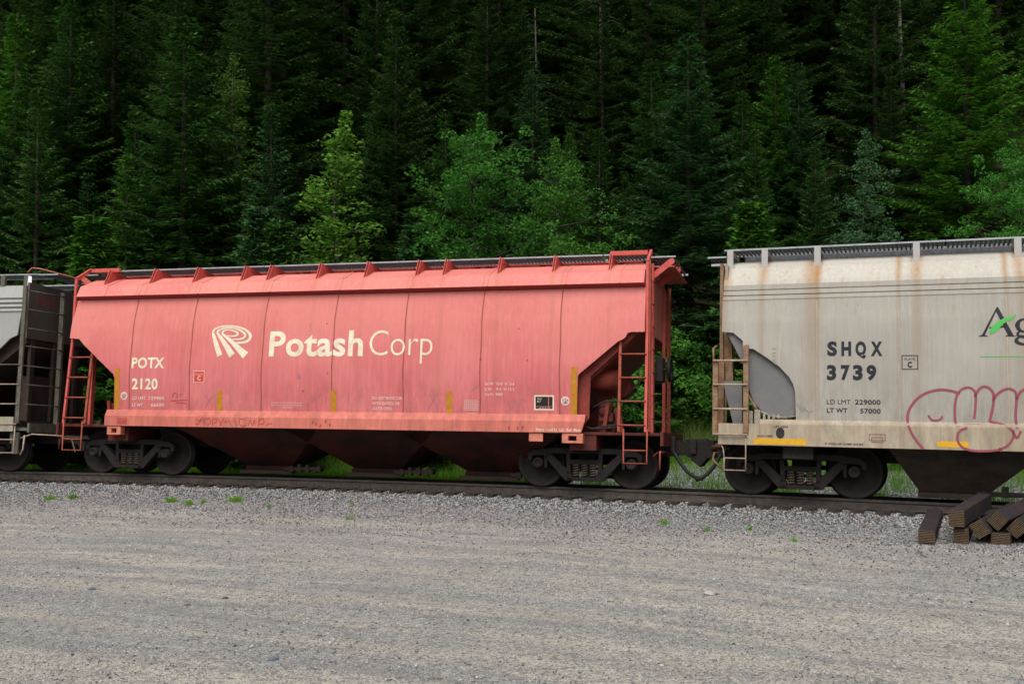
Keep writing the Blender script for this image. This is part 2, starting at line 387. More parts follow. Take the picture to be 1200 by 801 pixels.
bigstone(108, 690, .045, (.13,.15,.18), 'blue grey angular stone on the left of the gravel yard')
bigstone(320, 774, .045, (.14,.16,.19), 'dark bluish stone nearest the lower edge of the yard')
bigstone(264, 697, .035, (.09,.09,.095), 'small blackish stone on the gravel below the red hopper car')
bigstone(220, 706, .032, (.10,.105,.11), 'small dark stone just left of the blackish one')

# ---------------------------------------------------------------- railway track
class Up: pass
rt = empty('railway_track', (0, rail_y(0), 0)); tag(rt, 'curved railway track with rusty steel rails on grey ballast', 'railway track')
XS = list(np.arange(-40, 40.01, .5))
def track_pts(off, zoff):
    out = []
    for x in XS:
        s_ = rail_slope(x); k = 1/math.sqrt(1+s_*s_)
        nxv = Vector((-s_*k, k, 0))       # horizontal normal away from the camera
        dz = -math.sin(CANT)*off+zoff; dh = math.cos(CANT)*off
        out.append(Vector((x, rail_y(x), 0))+nxv*dh+Vector((0, 0, dz)))
    return out
PROF = [(-.075,-.17),(.075,-.17),(.075,-.158),(.016,-.13),(.010,-.05),(.036,-.038),(.036,-.006),(.026,0),(-.026,0),(-.036,-.006),(-.036,-.038),(-.010,-.05),(-.016,-.13),(-.075,-.158)]
for off in (0, 1.505):
    b = MB(); pts = track_pts(off, 0); vs = []; fs = []; ms = []; n = len(PROF)
    for x, p in zip(XS, pts):
        s_ = rail_slope(x); k = 1/math.sqrt(1+s_*s_); nv = Vector((-s_*k, k, 0))
        for (a, z) in PROF: vs.append(p+nv*a+Vector((0,0,z))-Vector((0, rail_y(0), 0)))
    for i in range(len(pts)-1):
        for j in range(n): fs.append((i*n+j, i*n+(j+1) % n, (i+1)*n+(j+1) % n, (i+1)*n+j)); ms.append(1 if j in (6, 7, 8) else 0)
    b.add(vs, fs); b.m = ms; b.build('rail', [M['rail'], M['rail_top']], rt)
for i in range(66):
    x = -14+i*.37+random.uniform(-.02, .02)
    s_ = rail_slope(x); ang = math.atan(s_); b = MB()
    b.box((-.11, -.5, -.335), (.11, 2.02, -.172)); b.box((-.14, -.14, -.171), (.14, .14, -.158), 1); b.box((-.14, 1.365, -.171), (.14, 1.645, -.158), 1)
    for yy_ in (-.085, .085): b.box((-.06, yy_-.018, -.158), (-.03, yy_+.018, -.138), 1)
    for yy_ in (-.09, .09): b.box((.04, yy_-.018, -.158), (.07, yy_+.018, -.138), 1)
    o = b.build('sleeper', [M['creosote'], M['rail']], rt)
    a = Vector((x, rail_y(x), 0)); _, Rm, _ = frame2(a, a+Vector((1, s_, 0)))
    o.matrix_local = Matrix.Translation(a-Vector((0, rail_y(0), 0))) @ Rm.to_4x4()

# ---------------------------------------------------------------- text and marks on curved sides
def text_bm(s, bold=0.0, res=4):
    cu = bpy.data.curves.new('t', 'FONT'); cu.body = s; cu.size = 1; cu.offset = bold; cu.space_character = 1+bold*2.2; cu.resolution_u = res; cu.fill_mode = 'FRONT'
    o = bpy.data.objects.new('t', cu); col.objects.link(o); bpy.context.view_layer.update()
    dg = bpy.context.evaluated_depsgraph_get(); me = bpy.data.meshes.new_from_object(o.evaluated_get(dg))
    bm = bmesh.new(); bm.from_mesh(me); bpy.data.objects.remove(o); bpy.data.curves.remove(cu); bpy.data.meshes.remove(me)
    return bm
def extent(bm): xs = [v.co.x for v in bm.verts]; ys = [v.co.y for v in bm.verts]; return min(xs), max(xs), min(ys), max(ys)
_h = text_bm('H'); CAPH = extent(_h)[3]; _h.free()
class Marks:
    """collects flat figures in (u along the car, z up) and lays them on the side surface"""
    def __init__(s, side, off=.004): s.side = side; s.off = off; s.v = []; s.f = []; s.m = []; s.starts = []
    def part(s, name): s.starts.append((len(s.v), len(s.f), name))
    def bm(s, bm, fx, m=0, dz=.12):
        for v in bm.verts: u, z = fx(v.co.x, v.co.y); v.co = Vector((u, 0, z))
        zs = [v.co.z for v in bm.verts]; z = math.ceil(min(zs)/dz)*dz
        while z < max(zs):
            bmesh.ops.bisect_plane(bm, geom=bm.verts[:]+bm.edges[:]+bm.faces[:], plane_co=(0,0,z), plane_no=(0,0,1)); z += dz
        b = len(s.v); bm.verts.index_update()
        for v in bm.verts: s.v.append((v.co.x, s.side(v.co.z)-s.off, v.co.z))
        for f in bm.faces: s.f.append([b+v.index for v in f.verts]); s.m.append(m)
        bm.free()
    def text(s, txt, u0, u1, z0, cap, m=0, bold=0.0):
        bm = text_bm(txt, bold); a, b, c, d = extent(bm); k = (u1-u0)/(b-a); kz = cap/CAPH
        s.bm(bm, lambda x, y: (u0+(x-a)*k, z0+y*kz), m)
    def poly(s, pts, m=0):
        bm = bmesh.new(); bm.faces.new([bm.verts.new((p[0], p[1], 0)) for p in pts])
        bmesh.ops.triangulate(bm, faces=bm.faces[:]); s.bm(bm, lambda x, y: (x, y), m)
    def rect(s, u0, u1, z0, z1, m=0): s.poly([(u0,z0),(u1,z0),(u1,z1),(u0,z1)], m)
    def frame(s, u0, u1, z0, z1, w, m=0):
        s.rect(u0,u1,z0,z0+w,m); s.rect(u0,u1,z1-w,z1,m); s.rect(u0,u0+w,z0+w,z1-w,m); s.rect(u1-w,u1,z0+w,z1-w,m)
    def stroke(s, pts, w, m=0, sub=6):
        """smooth ribbon through pts; w number or list of widths"""
        P = [Vector(p) for p in pts]; ws = w if isinstance(w, (list, tuple)) else [w]*len(P); Q = []; Wd = []
        for i in range(len(P)-1):
            p0, p1, p2, p3 = P[max(i-1,0)], P[i], P[i+1], P[min(i+2, len(P)-1)]
            for k in range(sub):
                t_ = k/sub; Q.append(.5*((2*p1)+(p2-p0)*t_+(2*p0-5*p1+4*p2-p3)*t_*t_+(3*p1-p0-3*p2+p3)*t_**3)); Wd.append(ws[i]*(1-t_)+ws[i+1]*t_)
        Q.append(P[-1]); Wd.append(ws[-1]); L = []
        for i, q in enumerate(Q):
            d = (Q[min(i+1,len(Q)-1)]-Q[max(i-1,0)]); d = d.normalized() if d.length > 1e-9 else Vector((1,0)); nrm = Vector((-d.y, d.x))*Wd[i]/2
            L.append((q+nrm, q-nrm))
        b = len(s.v)
        for a, c_ in L:
            for p in (a, c_): s.v.append((p.x, s.side(p.y)-s.off-.0005*m, p.y))
        for i in range(len(L)-1): s.f.append([b+2*i, b+2*i+1, b+2*i+3, b+2*i+2]); s.m.append(m)
    def build(s, name, mats, parent):
        st = s.starts if s.starts and s.starts[0][1] == 0 else [(0, 0, name)]+s.starts
        st = st+[(len(s.v), len(s.f), None)]
        for (v0, f0, nm), (v1, f1, _) in zip(st[:-1], st[1:]):
            if f1 == f0: continue
            me = bpy.data.meshes.new(nm); me.from_pydata(s.v[v0:v1], [], [[i-v0 for i in f] for f in s.f[f0:f1]])
            for m_ in mats: me.materials.append(m_)
            me.polygons.foreach_set('material_index', s.m[f0:f1]); link(nm, me, parent)

# ---------------------------------------------------------------- bogies (two axle trucks)
def wheel_mesh(mb, x, y, sgn, r=.457):
    # sgn: outward direction of the wheel face
    pr = [(0, .0), (.02*sgn, .08), (.03*sgn, .12), (.0, .16), (-.02*sgn, r-.10), (.045*sgn, r-.065), (.055*sgn, r-.012), (.045*sgn, r), (-.05*sgn, r+.004), (-.065*sgn, r+.028), (-.085*sgn, r+.026), (-.09*sgn, r-.02), (-.07*sgn, r-.07), (-.05*sgn, .14), (-.05*sgn, 0)]
    mb.lathe(pr, (x, y, r), 'y', 44)
WB = 1.778
def bogie(parent, cx, near_only=False, m_side=None):
    """built in the car's own frame, z=0 on the rail head"""
    tr = MB(); r = .457
    tr.box((cx-.17, -.80, .42), (cx+.17, .80, .66))                # bolster
    tr.box((cx-.24, -.35, .66), (cx+.24, .35, .90))
    T = tr.build('truck', M['truck'], parent, .01)
    for sx in (-1, 1):
        x = cx+sx*WB/2
        for sy in (-1, 1):
            w = MB(); wheel_mesh(w, x, sy*.755, sy); wo = w.build('wheel', [M['wheel'], M['tread']], T)
            for p in wo.data.polygons:
                c_ = p.center; rr_ = math.hypot(c_.x-x, c_.z-r)
                if rr_ > r-.03: p.material_index = 1
        a = MB(); a.tube([(x, -.95, r), (x, .95, r)], .07, 14); a.build('axle', M['wheel'], T)
    for sy in (-1, 1):
        y0, y1 = (-1.06, -.90) if sy < 0 else (.90, 1.06)
        h = WB/2
        # cast side frame: top chord, sloping tension members, columns, spring seat
        f = MB(); o = lambda pts: f.prism([(cx+a, b) for a, b in pts], y0, y1)
        o([(-h-.20,.50),(-h-.20,.62),(-h-.08,.70),(-h+.30,.745),(h-.30,.745),(h+.08,.70),(h+.20,.62),(h+.20,.50),(h+.13,.50),(h+.10,.585),(h-.18,.60),(h-.30,.635),(-h+.30,.635),(-h+.18,.60),(-h-.10,.585),(-h-.13,.50)])
        for k in (-1, 1):
            o([(k*(h-.26),.62),(k*(h-.10),.60),(k*.36,.13),(k*.20,.13),(k*.24,.26)][::k])
            o([(k*.27,.64),(k*.35,.64),(k*.33,.24),(k*.25,.24)][::k])
            o([(k*(h-.20),.61),(k*(h-.12),.61),(k*(h-.12),.36),(k*(h-.17),.36)][::k])
        o([(-.36,.13),(.36,.13),(.33,.20),(-.33,.20)]); o([(-.28,.44),(.28,.44),(.28,.53),(-.28,.53)])
        f.build('side_frame', M['truck'], T, .012)
        ym = (y0+y1)/2
        if sy < 0:
            for k, xx_ in enumerate((-.16, 0, .16)):
                c_ = MB(); pts = []
                for i in range(61):
                    a_ = i/60*2*math.pi*5; pts.append((cx+xx_+.062*math.cos(a_), ym-.01+.062*math.sin(a_), .205+.23*i/60))
                c_.tube(pts, .015, 6); c_.tube([(cx+xx_, ym, .20), (cx+xx_, ym, .44)], .036, 8); c_.build('spring', M['spring'], T)
        for k in (-1, 1):
            c_ = MB(); c_.lathe([(0, 0), (0, .05), (-.012*1, .055), (-.02, .09), (.10, .105), (.13, .115)] if sy < 0 else [(0, 0), (0, .05), (.02, .09), (-.10, .105)], (cx+k*h, y0-.03 if sy < 0 else y1+.03, r), 'y', 24)
            for j in range(3):
                a_ = j*2.094+.5; bx_ = cx+k*h+.062*math.cos(a_); bz_ = r+.062*math.sin(a_); yb = y0-.045 if sy < 0 else y1+.02
                c_.box((bx_-.014, yb, bz_-.014), (bx_+.014, yb+.03, bz_+.014))
            c_.build('bearing_cap', M['wheel'], T)
        if sy < 0:
            b_ = MB()
            for k in (-1, 1): b_.prism([(cx+k*.50, .34), (cx+k*.60, .34), (cx+k*.58, .52), (cx+k*.52, .52)][::k], -.88, -.60)
            b_.bar((cx-.55, -.70, .36), (cx+.55, -.70, .36), .05, .05); b_.build('brake_shoe', M['truck'], T)
    return T
def interp_side(P):
    zs = [p[1] for p in P][::-1]; ys = [p[0] for p in P][::-1]
    return lambda z: float(np.interp(z, zs, ys))

def shell_from_profile(mb, prof, x0, x1, m=0, mirror=True, smooth_from=None):
    """prof list of (y,z) on the near side from roof centre down; extruded along x"""
    for sgn in ((-1, 1) if mirror else (1,)):
        vs = []; fs = []
        for (y, z) in prof: vs += [(x0, y*sgn if sgn == 1 else -y, z), (x1, y*sgn if sgn == 1 else -y, z)]
        for i in range(len(prof)-1): fs.append((2*i, 2*i+1, 2*i+3, 2*i+2))
        mb.add(vs, fs, m)

def body_side(outline_lo, prof_fn, x0, x1, ztop, sgn, thick=.03, step=.1, nx=40):
    """curved side sheet between ztop and the lower outline z_lo(x), as a thick grid"""
    xs = sorted(set([x0, x1]+[p[0] for p in outline_lo]+list(np.linspace(x0, x1, nx))))
    zl = [float(np.interp(x, [p[0] for p in outline_lo], [p[1] for p in outline_lo])) for x in xs]
    N = 26; mb = MB(); vs = []; fs = []
    for lay in (0, 1):
        for x, z0 in zip(xs, zl):
            for k in range(N+1):
                z = z0+(ztop-z0)*k/N; y = prof_fn(z)+lay*thick; vs.append((x, y if sgn < 0 else -y, z))
    n_ = N+1; L = len(xs)*n_
    for i in range(len(xs)-1):
        for k in range(N):
            a = i*n_+k; fs.append((a, a+n_, a+n_+1, a+1)); a += L; fs.append((a, a+1, a+n_+1, a+n_))
        a = i*n_; fs.append((a, a+L, a+L+n_, a+n_))
    for i in (0, len(xs)-1):
        for k in range(N): a = i*n_+k; fs.append((a, a+1, a+1+L, a+L))
    mb.add(vs, fs, 0, False)
    for q in range(len(mb.sm)): mb.sm[q] = True
    return mb
def autosmooth(o, ang=30):
    me = o.data; bm = bmesh.new(); bm.from_mesh(me)
    for e in bm.edges:
        if len(e.link_faces) == 2 and e.calc_face_angle(0) > R(ang): e.smooth = False
    bm.to_mesh(me); bm.free()

def hose(parent, pts, name='air_hose', r=.028):
    b = MB(); b.tube(pts, r, 8); b.build(name, M['rubber'], parent)
def arc_pts(a, b, sag, n=12):
    a = Vector(a); b = Vector(b); return [a.lerp(b, i/n)-Vector((0, 0, sag*4*(i/n)*(1-i/n))) for i in range(n+1)]
def coupler(parent, x0, x1, z=.78):
    """draft gear and knuckle from the car end x0 out to x1"""
    s_ = 1 if x1 > x0 else -1; b = MB()
    b.box((min(x0, x1-s_*.35), -.14, z-.13), (max(x0, x1-s_*.35), .14, z+.13))
    b.prism([(x1-s_*.38, z-.16), (x1-s_*.38, z+.17), (x1+s_*.02, z+.19), (x1+s_*.05, z-.21), (x1-s_*.12, z-.34), (x1-s_*.25, z-.18)], -.18, .20)
    b.box((x1-.06, -.24, z-.10), (x1+.06, -.12, z+.16)); b.build('coupler', M['truck'], parent, .015)

# ================================================================= RED HOPPER CAR
A = rail_pt(160.5); B = rail_pt(688); _, Rm, TL = frame2(A, B)
red_fr = Frame((A+B)/2+Rm @ Vector((0, .7525, 0)), Rm)
redprof = [(-1.30,3.99),(-1.42,3.70),(-1.48,3.45),(-1.545,3.1),(-1.585,2.7),(-1.60,2.3),(-1.59,1.9),(-1.565,1.55),(-1.55,1.34)]
RS = interp_side(redprof)
red = red_fr.root('hopper_car')
tag(red, 'faded red covered hopper car with cream lettering and curved sides, complete between its neighbours', 'freight car', 'covered hopper cars of the train')
seam_px = [(153, 0), (223, 0), (307, 0), (389.5, 0), (473, 0), (563, 0), (656, 0)]
SEAMS = [red_fr.at(p, 420, RS).x for p, _ in seam_px]
brk_px = [131, 184, 234, 290, 320, 378, 434, 494, 526, 590, 654, 720]
BRK = [red_fr.at(p-4, 323, -1.25).x for p in brk_px]
runs_r = [(s_, .035, .75) for s_ in SEAMS]+[(b_+.02, .07, .6) for b_ in BRK[1:]]
PAINT = car_paint('faded_red_paint', (.51,.115,.120), (.59,.170,.165), (.38,.16,.06), .55, runs=runs_r, seamcol=(.33,.11,.05), rustamt=.4, topfade=(.58,.19,.155))
TOPP = car_paint('faded_red_roof_paint', (.58,.16,.145), (.64,.22,.185), (.40,.17,.06), .5, runs=runs_r, seamcol=(.40,.16,.09), rustamt=.45)
SILLP = car_paint('sill_red_paint', (.50,.125,.095), (.57,.17,.125), (.38,.14,.06), .5, runs=[(x_, w_, a_*.6) for x_, w_, a_ in runs_r], seamcol=(.33,.11,.05), rustamt=.5)
M['soffit'] = dirty('shade_red_soffit', (.30,.035,.03), (.22,.03,.025), 4, .7)  # shade under the eaves painted in as a deeper red
zt = 3.70
lo = [(-6.22,2.87),(-5.98,2.85),(-5.85,2.73),(-5.06,2.10),(-5.02,2.02),(-5.01,1.50),(-4.98,1.34),(4.97,1.34),(4.93,1.46),(4.91,2.03),(4.96,2.10),(5.67,2.69),(5.74,2.72),(5.80,2.76),(5.84,2.84),(5.90,2.86),(6.15,2.86)]
# strictly increasing x for interpolation
body = None
for sgn in (-1, 1):
    mb = body_side(lo, RS, -6.22, 6.15, zt, sgn, nx=60)
    o = mb.build('side_sheet', PAINT, red); autosmooth(o)
    if sgn < 0: body = o
# seams: slim raised weld strips following the side
mk = Marks(RS, .003)
for sx in SEAMS:
    zl = float(np.interp(sx, [p[0] for p in lo], [p[1] for p in lo]))
    mk.part('seam'); mk.stroke([(sx+.008*math.sin(k*1.7), zl+(zt-.02-zl)*k/8) for k in range(9)], .020)
mk.build('seam', [M['seam_red']], body)
# roof with eaves
rf = MB(); rp = [(0,4.32),(-.45,4.31),(-.95,4.215),(-1.44,4.00),(-1.56,3.765),(-1.40,3.70)]
x0, x1 = -6.13, 6.13
vs = []; fs = []; full = [(-y, z) for y, z in rp[::-1]][:-1]+rp
full = [(y, z) for y, z in full]
for y, z in full: vs += [(x0, y, z), (x1, y, z)]
ms_ = []
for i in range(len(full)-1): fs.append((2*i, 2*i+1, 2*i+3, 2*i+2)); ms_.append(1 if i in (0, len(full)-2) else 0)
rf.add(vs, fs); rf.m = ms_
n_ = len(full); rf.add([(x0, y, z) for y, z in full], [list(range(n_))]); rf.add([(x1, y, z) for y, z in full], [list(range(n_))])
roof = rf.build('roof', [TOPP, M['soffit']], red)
rb = MB()                                       # seams across the roof
for sx in SEAMS+[-5.5, 5.6]:
    for i in range(1, 4):
        a, b_ = rp[i], rp[i+1]; rb.bar((sx+.08, a[0], a[1]+.004), (sx+.08, b_[0], b_[1]+.004), .03, .014)
rb.build('seam', TOPP, roof)
h_ = MB(); h_.box((-5.9, -.38, 4.30), (5.9, .38, 4.40)); hatch = h_.build('hatch_trough', M['red_steel'], red, .02)
for xx_ in np.arange(-5.4, 5.6, 1.35):
    c_ = MB(); c_.box((xx_-.05, -.50, 4.29), (xx_+.05, -.385, 4.33)); c_.box((xx_-.18, -.52, 4.33), (xx_+.18, -.385, 4.35)); c_.build('hatch_latch', M['red_steel'], hatch)
# running board grating
def running_board(parent, x0, x1, y0, y1, z, edge, inner, tilt=0):
    b = MB(); b.box((x0, y0, z-.020), (x1, y0+.02, z+.008), 1); b.box((x0, y1-.02, z-.03), (x1, y1, z+.01), 1)
    k = 0; x = x0+.03
    while x < x1-.02:
        b.box((x, y0+.0205, z-.024), (x+.028, y1-.0205, z+.004), 0); x += .072
    for j in range(1, 8):
        y = y0+(y1-y0)*j/8; b.box((x0+.01, y-.007, z-.03), (x1-.01, y+.007, z-.0245), 0)
    return b.build('running_board', [inner, edge], parent)
for (a, b_) in ((-6.15, -1.95), (-1.94, 1.95), (1.96, 5.25), (5.27, 6.12)):
    running_board(red, a, b_, -1.0, -.42, 4.405, M['grate_edge'], M['grate'])
    running_board(red, a, b_, .42, 1.0, 4.405, M['grate_edge'], M['grate'])
for bx_ in BRK:
    for sgn in (-1, 1):
        g_ = MB(); pts = [(sgn*1.32, 4.045), (sgn*1.13, 4.39), (sgn*1.03, 4.385), (sgn*.50, 4.315), (sgn*.50, 4.29), (sgn*.95, 4.21)]
        g_.add([(bx_-.006, y, z) for y, z in pts]+[(bx_+.006, y, z) for y, z in pts], [(0,1,2,3,4,5),(11,10,9,8,7,6)]+[(i, 6+i, 6+(i+1) % 6, (i+1) % 6) for i in range(6)])
        g_.bar((bx_-.03, sgn*1.31, 4.04), (bx_-.03, sgn*1.14, 4.39), .075, .012, up=(1, 0, 0))
        g_.build('gusset', M['red_steel'], red)
# coaming rail of the roof ends
e = MB()
for s_, xa, xb in ((-1, -6.14, -5.42), (1, 5.42, 6.13)):
    e.box((xa, -1.12, 4.36), (xb, -1.06, 4.445)); e.box((xa, 1.06, 4.36), (xb, 1.12, 4.445))
e.build('roof_end_rail', M['red_steel'], red, .01)
# sill
sm_ = MB(); so_ = [(-1.555,1.355),(-1.615,1.235),(-1.62,1.225),(-1.62,1.015),(-1.50,1.015),(-1.50,1.03),(-1.45,1.35)]
for sgn in (-1, 1):
    xs0, xs1 = (-5.19, 5.075); n_ = len(so_); s0 = MB()
    s0.add([(xs0+.0, (y if sgn < 0 else -y), z) for y, z in so_]+[(xs1-(.07 if z < 1.1 else 0), (y if sgn < 0 else -y), z) for y, z in so_],
           [list(range(n_)), list(range(2*n_-1, n_-1, -1))]+[(i, i+n_, (i+1) % n_+n_, (i+1) % n_) for i in range(n_)])
    sill = s0.build('side_sill', SILLP, red, .006)
    if sgn < 0: near_sill = sill
# jacking pads
for (pa, pb, hole) in ((125, 141, 1), (619.5, 636, 0), (658.5, 683, 1), (None, None, 0)):
    if pa is None: continue
    ua = red_fr.at(pa, 508, -1.6).x; ub = red_fr.at(pb, 508, -1.6).x; z1_ = 1.005; z0_ = .83
    b = MB(); um = (ua+ub)/2; hw = (ub-ua)*.2
    if hole:
        zc = (z0_+z1_)/2; hh = .045
        b.box((ua,-1.60,z0_),(ub,-1.45,zc-hh)); b.box((ua,-1.60,zc+hh),(ub,-1.45,z1_)); b.box((ua,-1.60,zc-hh),(um-hw,-1.45,zc+hh)); b.box((um+hw,-1.60,zc-hh),(ub,-1.45,zc+hh))
    else: b.box((ua,-1.585,z0_+.02),(ub,-1.57,z1_))
    b.build('jacking_pad', M['pad'], red, .005)
# underframe: end platforms, centre sill, end slope sheets, bulkheads
u = MB(); u.box((-6.55,-.32,.62),(6.55,.32,1.0)); u.build('centre_sill', M['black'], red, .01)
for s_ in (-1, 1):
    b = MB()     # end platform + bolster
    b.box((s_*6.42 if s_ < 0 else 5.0, -1.42, .985), (-5.0 if s_ < 0 else 6.42, 1.42, 1.04)); b.box((s_*6.46-.03, -1.50, .80), (s_*6.46+.03, 1.50, 1.06))
    b.box((s_*5.0-.25,-1.40,.70),(s_*5.0+.25,1.40,.984)); b.build('end_platform', M['dark_red'], red, .01)
    # sloping hopper end
    b = MB()
    pts = [(s_*6.12,2.98),(s_*6.05,2.88),(s_*4.30,1.20),(s_*4.30,1.05),(s_*4.1,1.05),(s_*4.1,1.35),(s_*5.92,3.1)]
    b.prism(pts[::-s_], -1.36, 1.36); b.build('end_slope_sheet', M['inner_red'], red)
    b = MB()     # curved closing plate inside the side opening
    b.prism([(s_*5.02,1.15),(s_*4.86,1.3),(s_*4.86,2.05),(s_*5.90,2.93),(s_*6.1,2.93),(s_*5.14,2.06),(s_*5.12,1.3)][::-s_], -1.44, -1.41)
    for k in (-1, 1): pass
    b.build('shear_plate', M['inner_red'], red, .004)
    # end bulkhead above
    b = MB(); b.box((s_*6.13-.025, -1.36, 2.9), (s_*6.13+.025, 1.36, 3.98))
    b.build('end_bulkhead', PAINT, red, .008)
    for yy_ in (-.80, .80):
        b = MB(); b.box((s_*6.185-.03, yy_-.06, 1.04), (s_*6.185+.03, yy_+.06, 3.97)); b.build('end_stiffener', M['red_steel'], red, .008)
    # bearing posts and braces
    b = MB()
    for pa_, pb_, w__ in (((s_*5.22,-.5,1.04),(s_*5.25,-.5,2.0),.22), ((s_*5.62,-.9,1.04),(s_*5.55,-.9,1.5),.12), ((s_*5.35,-1.2,1.04),(s_*5.42,-1.2,1.55),.07)):
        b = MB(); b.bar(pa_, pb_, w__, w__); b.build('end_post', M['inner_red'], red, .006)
    # side ladder, its foot standing out further than its top
    if s_ < 0: lx0 = red_fr.at(74.5, 495, -1.60).x; lx1 = red_fr.at(99.5, 495, -1.60).x
    else: lx0 = red_fr.at(725, 500, -1.60).x; lx1 = red_fr.at(756.5, 500, -1.60).x
    yz = lambda z: -1.60+.13*(z-1.06)/1.8
    for lx in (lx0, lx1):
        inner = (lx == lx0) == (s_ > 0); b = MB()
        if inner: b.bar((lx, yz(1.05), 1.05), (lx, yz(2.76), 2.76), .05, .05, up=(1,0,0))
        else:
            b.bar((lx, yz(1.05), 1.05), (lx, yz(2.86), 2.86), .055, .05, up=(1,0,0)); b.bar((lx, yz(2.861), 2.861), (lx, -1.47, 4.16), .06, .05, up=(1,0,0)); b.bar((lx, -1.47, 4.161), (lx, -1.02, 4.44), .075, .05, up=(1,0,0))
        b.build('ladder_rail', M['red_ladder'] if inner else M['red_steel'], red, .005)
    for z in (1.17, 1.60, 2.03, 2.46):
        r_ = MB(); r_.tube([(lx0, yz(z)-.035, z), (lx1, yz(z)-.035, z)], .015, 8); r_.build('rung', M['red_ladder'], red)
    # stirrup step
    b = MB(); sx0, sx1 = (lx0+.02, lx1-.05) if s_ < 0 else (lx0+.09, lx1+.03)
    b.tube([(sx0, -1.62, 1.10), (sx0, -1.62, .49), (sx1, -1.62, .49), (sx1, -1.62, 1.10)], .016, 8)
    b.tube([(sx0, -1.62, .72), (sx1, -1.62, .72)], .014, 8); b.build('stirrup_step', M['red_ladder'], red)
    # ladder on the car end
    ex = s_*6.22
    for k_, (yy_, zl_, zh_) in enumerate(((-1.43, 1.06, 4.2), (-1.05, 1.06, 4.2), (1.15, .95, 4.1), (1.42, .95, 4.1))):
        if s_ < 0 and k_ < 2: continue
        b = MB(); b.box((ex-.02, yy_-.025, zl_), (ex+.02, yy_+.025, zh_)); eo = b.build('end_ladder_rail', M['red_ladder'] if k_ != 1 else M['red_steel'], red, .004)
    for z in np.arange(1.3, 4.2, .42):
        if s_ < 0: continue
        r_ = MB(); r_.tube([(ex+s_*.035, -1.43, z), (ex+s_*.035, -1.05, z)], .012, 8); r_.build('rung', M['red_ladder'], red)
    # brake step / crossover board brackets at the top
    b = MB()
    b.prism([(s_*6.14, 4.02), (s_*6.52, 4.33), (s_*6.58, 4.33), (s_*6.60, 4.24), (s_*6.2, 3.93)][::-s_], .10, .16)
    b.prism([(s_*6.14, 4.02), (s_*6.52, 4.33), (s_*6.58, 4.33), (s_*6.60, 4.24), (s_*6.2, 3.93)][::-s_], -.86, -.80)
    b.box((min(s_*6.14, s_*6.60), -.86, 4.16), (max(s_*6.14, s_*6.60), 1.2, 4.18)); b.build('platform_bracket', M['red_steel'], red, .006)
    running_board(red, min(s_*6.15, s_*6.62), max(s_*6.15, s_*6.62), -.88, 1.22, 4.36, M['grate_edge'], M['grate'])
# diagonal chord to slanting cut on the far side visible through
b = MB(); b.tube([(5.45,-.3,1.95),(5.45,.3,1.95)], .24, 18); b.tube([(4.95,-.95,2.02),(5.62,-.95,2.02)], [.20,.20], 18)
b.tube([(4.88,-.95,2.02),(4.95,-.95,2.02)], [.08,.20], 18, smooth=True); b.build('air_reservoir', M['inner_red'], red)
b = MB(); b.tube([(5.15,-1.25,1.5),(5.4,-1.25,1.62),(5.95,-1.2,1.62)], .02, 6); b.tube([(5.2,-1.3,1.12),(5.6,-1.3,1.18),(6.2,-1.3,1.14)], .018, 6)
b.tube([(5.75,-.9,1.75),(6.0,-.9,2.05)], .022, 6); b.tube([(4.95,-1.35,1.16),(5.15,-1.36,1.10),(5.6,-1.36,1.13)], .02, 6); b.build('brake_pipe', M['black'], red)
b = MB(); b.lathe([(-.12,0),(-.12,.10),(-.08,.16),(.08,.16),(.12,.12),(.12,0)], (5.35,-1.05,1.45), 'x', 20); b.box((5.25,-1.15,1.25),(5.5,-.9,1.40)); b.box((5.28,-1.10,1.041),(5.36,-1.0,1.25)); b.build('brake_cylinder', M['dark_red'], red)
bw = MB()
bw.lathe([(.0,.21),(.035,.25),(.07,.21),(.035,.19),(0,.21)], (6.42,-.35,2.26), 'x', 28)
for k in range(5):
    a_ = k*1.2566; bw.bar((6.455,-.35,2.26), (6.455,-.35+.22*math.cos(a_),2.26+.22*math.sin(a_)), .03, .03)
bw.tube([(6.2,-.35,2.26),(6.46,-.35,2.26)], .03, 8); bw.build('brake_wheel', M['rubber'], red)
bw = MB(); bw.box((6.2,-.55,2.02),(6.34,-.12,2.5)); bw.build('brake_housing', M['black'], red, .03)
# hopper bays
def bay(parent, xa, xb, xt0, xt1, zb, zt_, yb, mat_, yt=1.50):
    b = MB(); v = [(xt0,-yt,zt_),(xt1,-yt,zt_),(xt1,yt,zt_),(xt0,yt,zt_),(xa,-yb,zb),(xb,-yb,zb),(xb,yb,zb),(xa,yb,zb)]
    b.add(v, [(0,1,5,4),(1,2,6,5),(2,3,7,6),(3,0,4,7),(4,5,6,7)]); b.box((xa-.03,-yb-.05,zb-.09),(xb+.03,yb+.05,zb-.001)); return b.build('hopper_bay', mat_, parent, .008)
ap1 = red_fr.at(359, 526, -1.1).x; ap2 = red_fr.at(493, 523, -1.1).x; apx = (ap1+ap2)/2
M['bay'] = dirty('shadowed_oxide_steel', (.070,.012,.007), (.012,.007,.006), 1.1, .8)  # underbody shade darkened into the bay colour
M['bay_dark'] = dirty('shade_dark_steel', (.03,.02,.017), (.05,.03,.024), 4, .8)  # near-black colour carries the shade on gates and recessed end parts
w_ = ap2-ap1
GT = 1.035
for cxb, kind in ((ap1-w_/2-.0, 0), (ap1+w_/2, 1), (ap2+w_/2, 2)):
    bay(red, cxb-.52, cxb+.52, cxb-w_/2-.42, cxb+w_/2+.42, .24, GT, .32, M['bay'], 1.46)
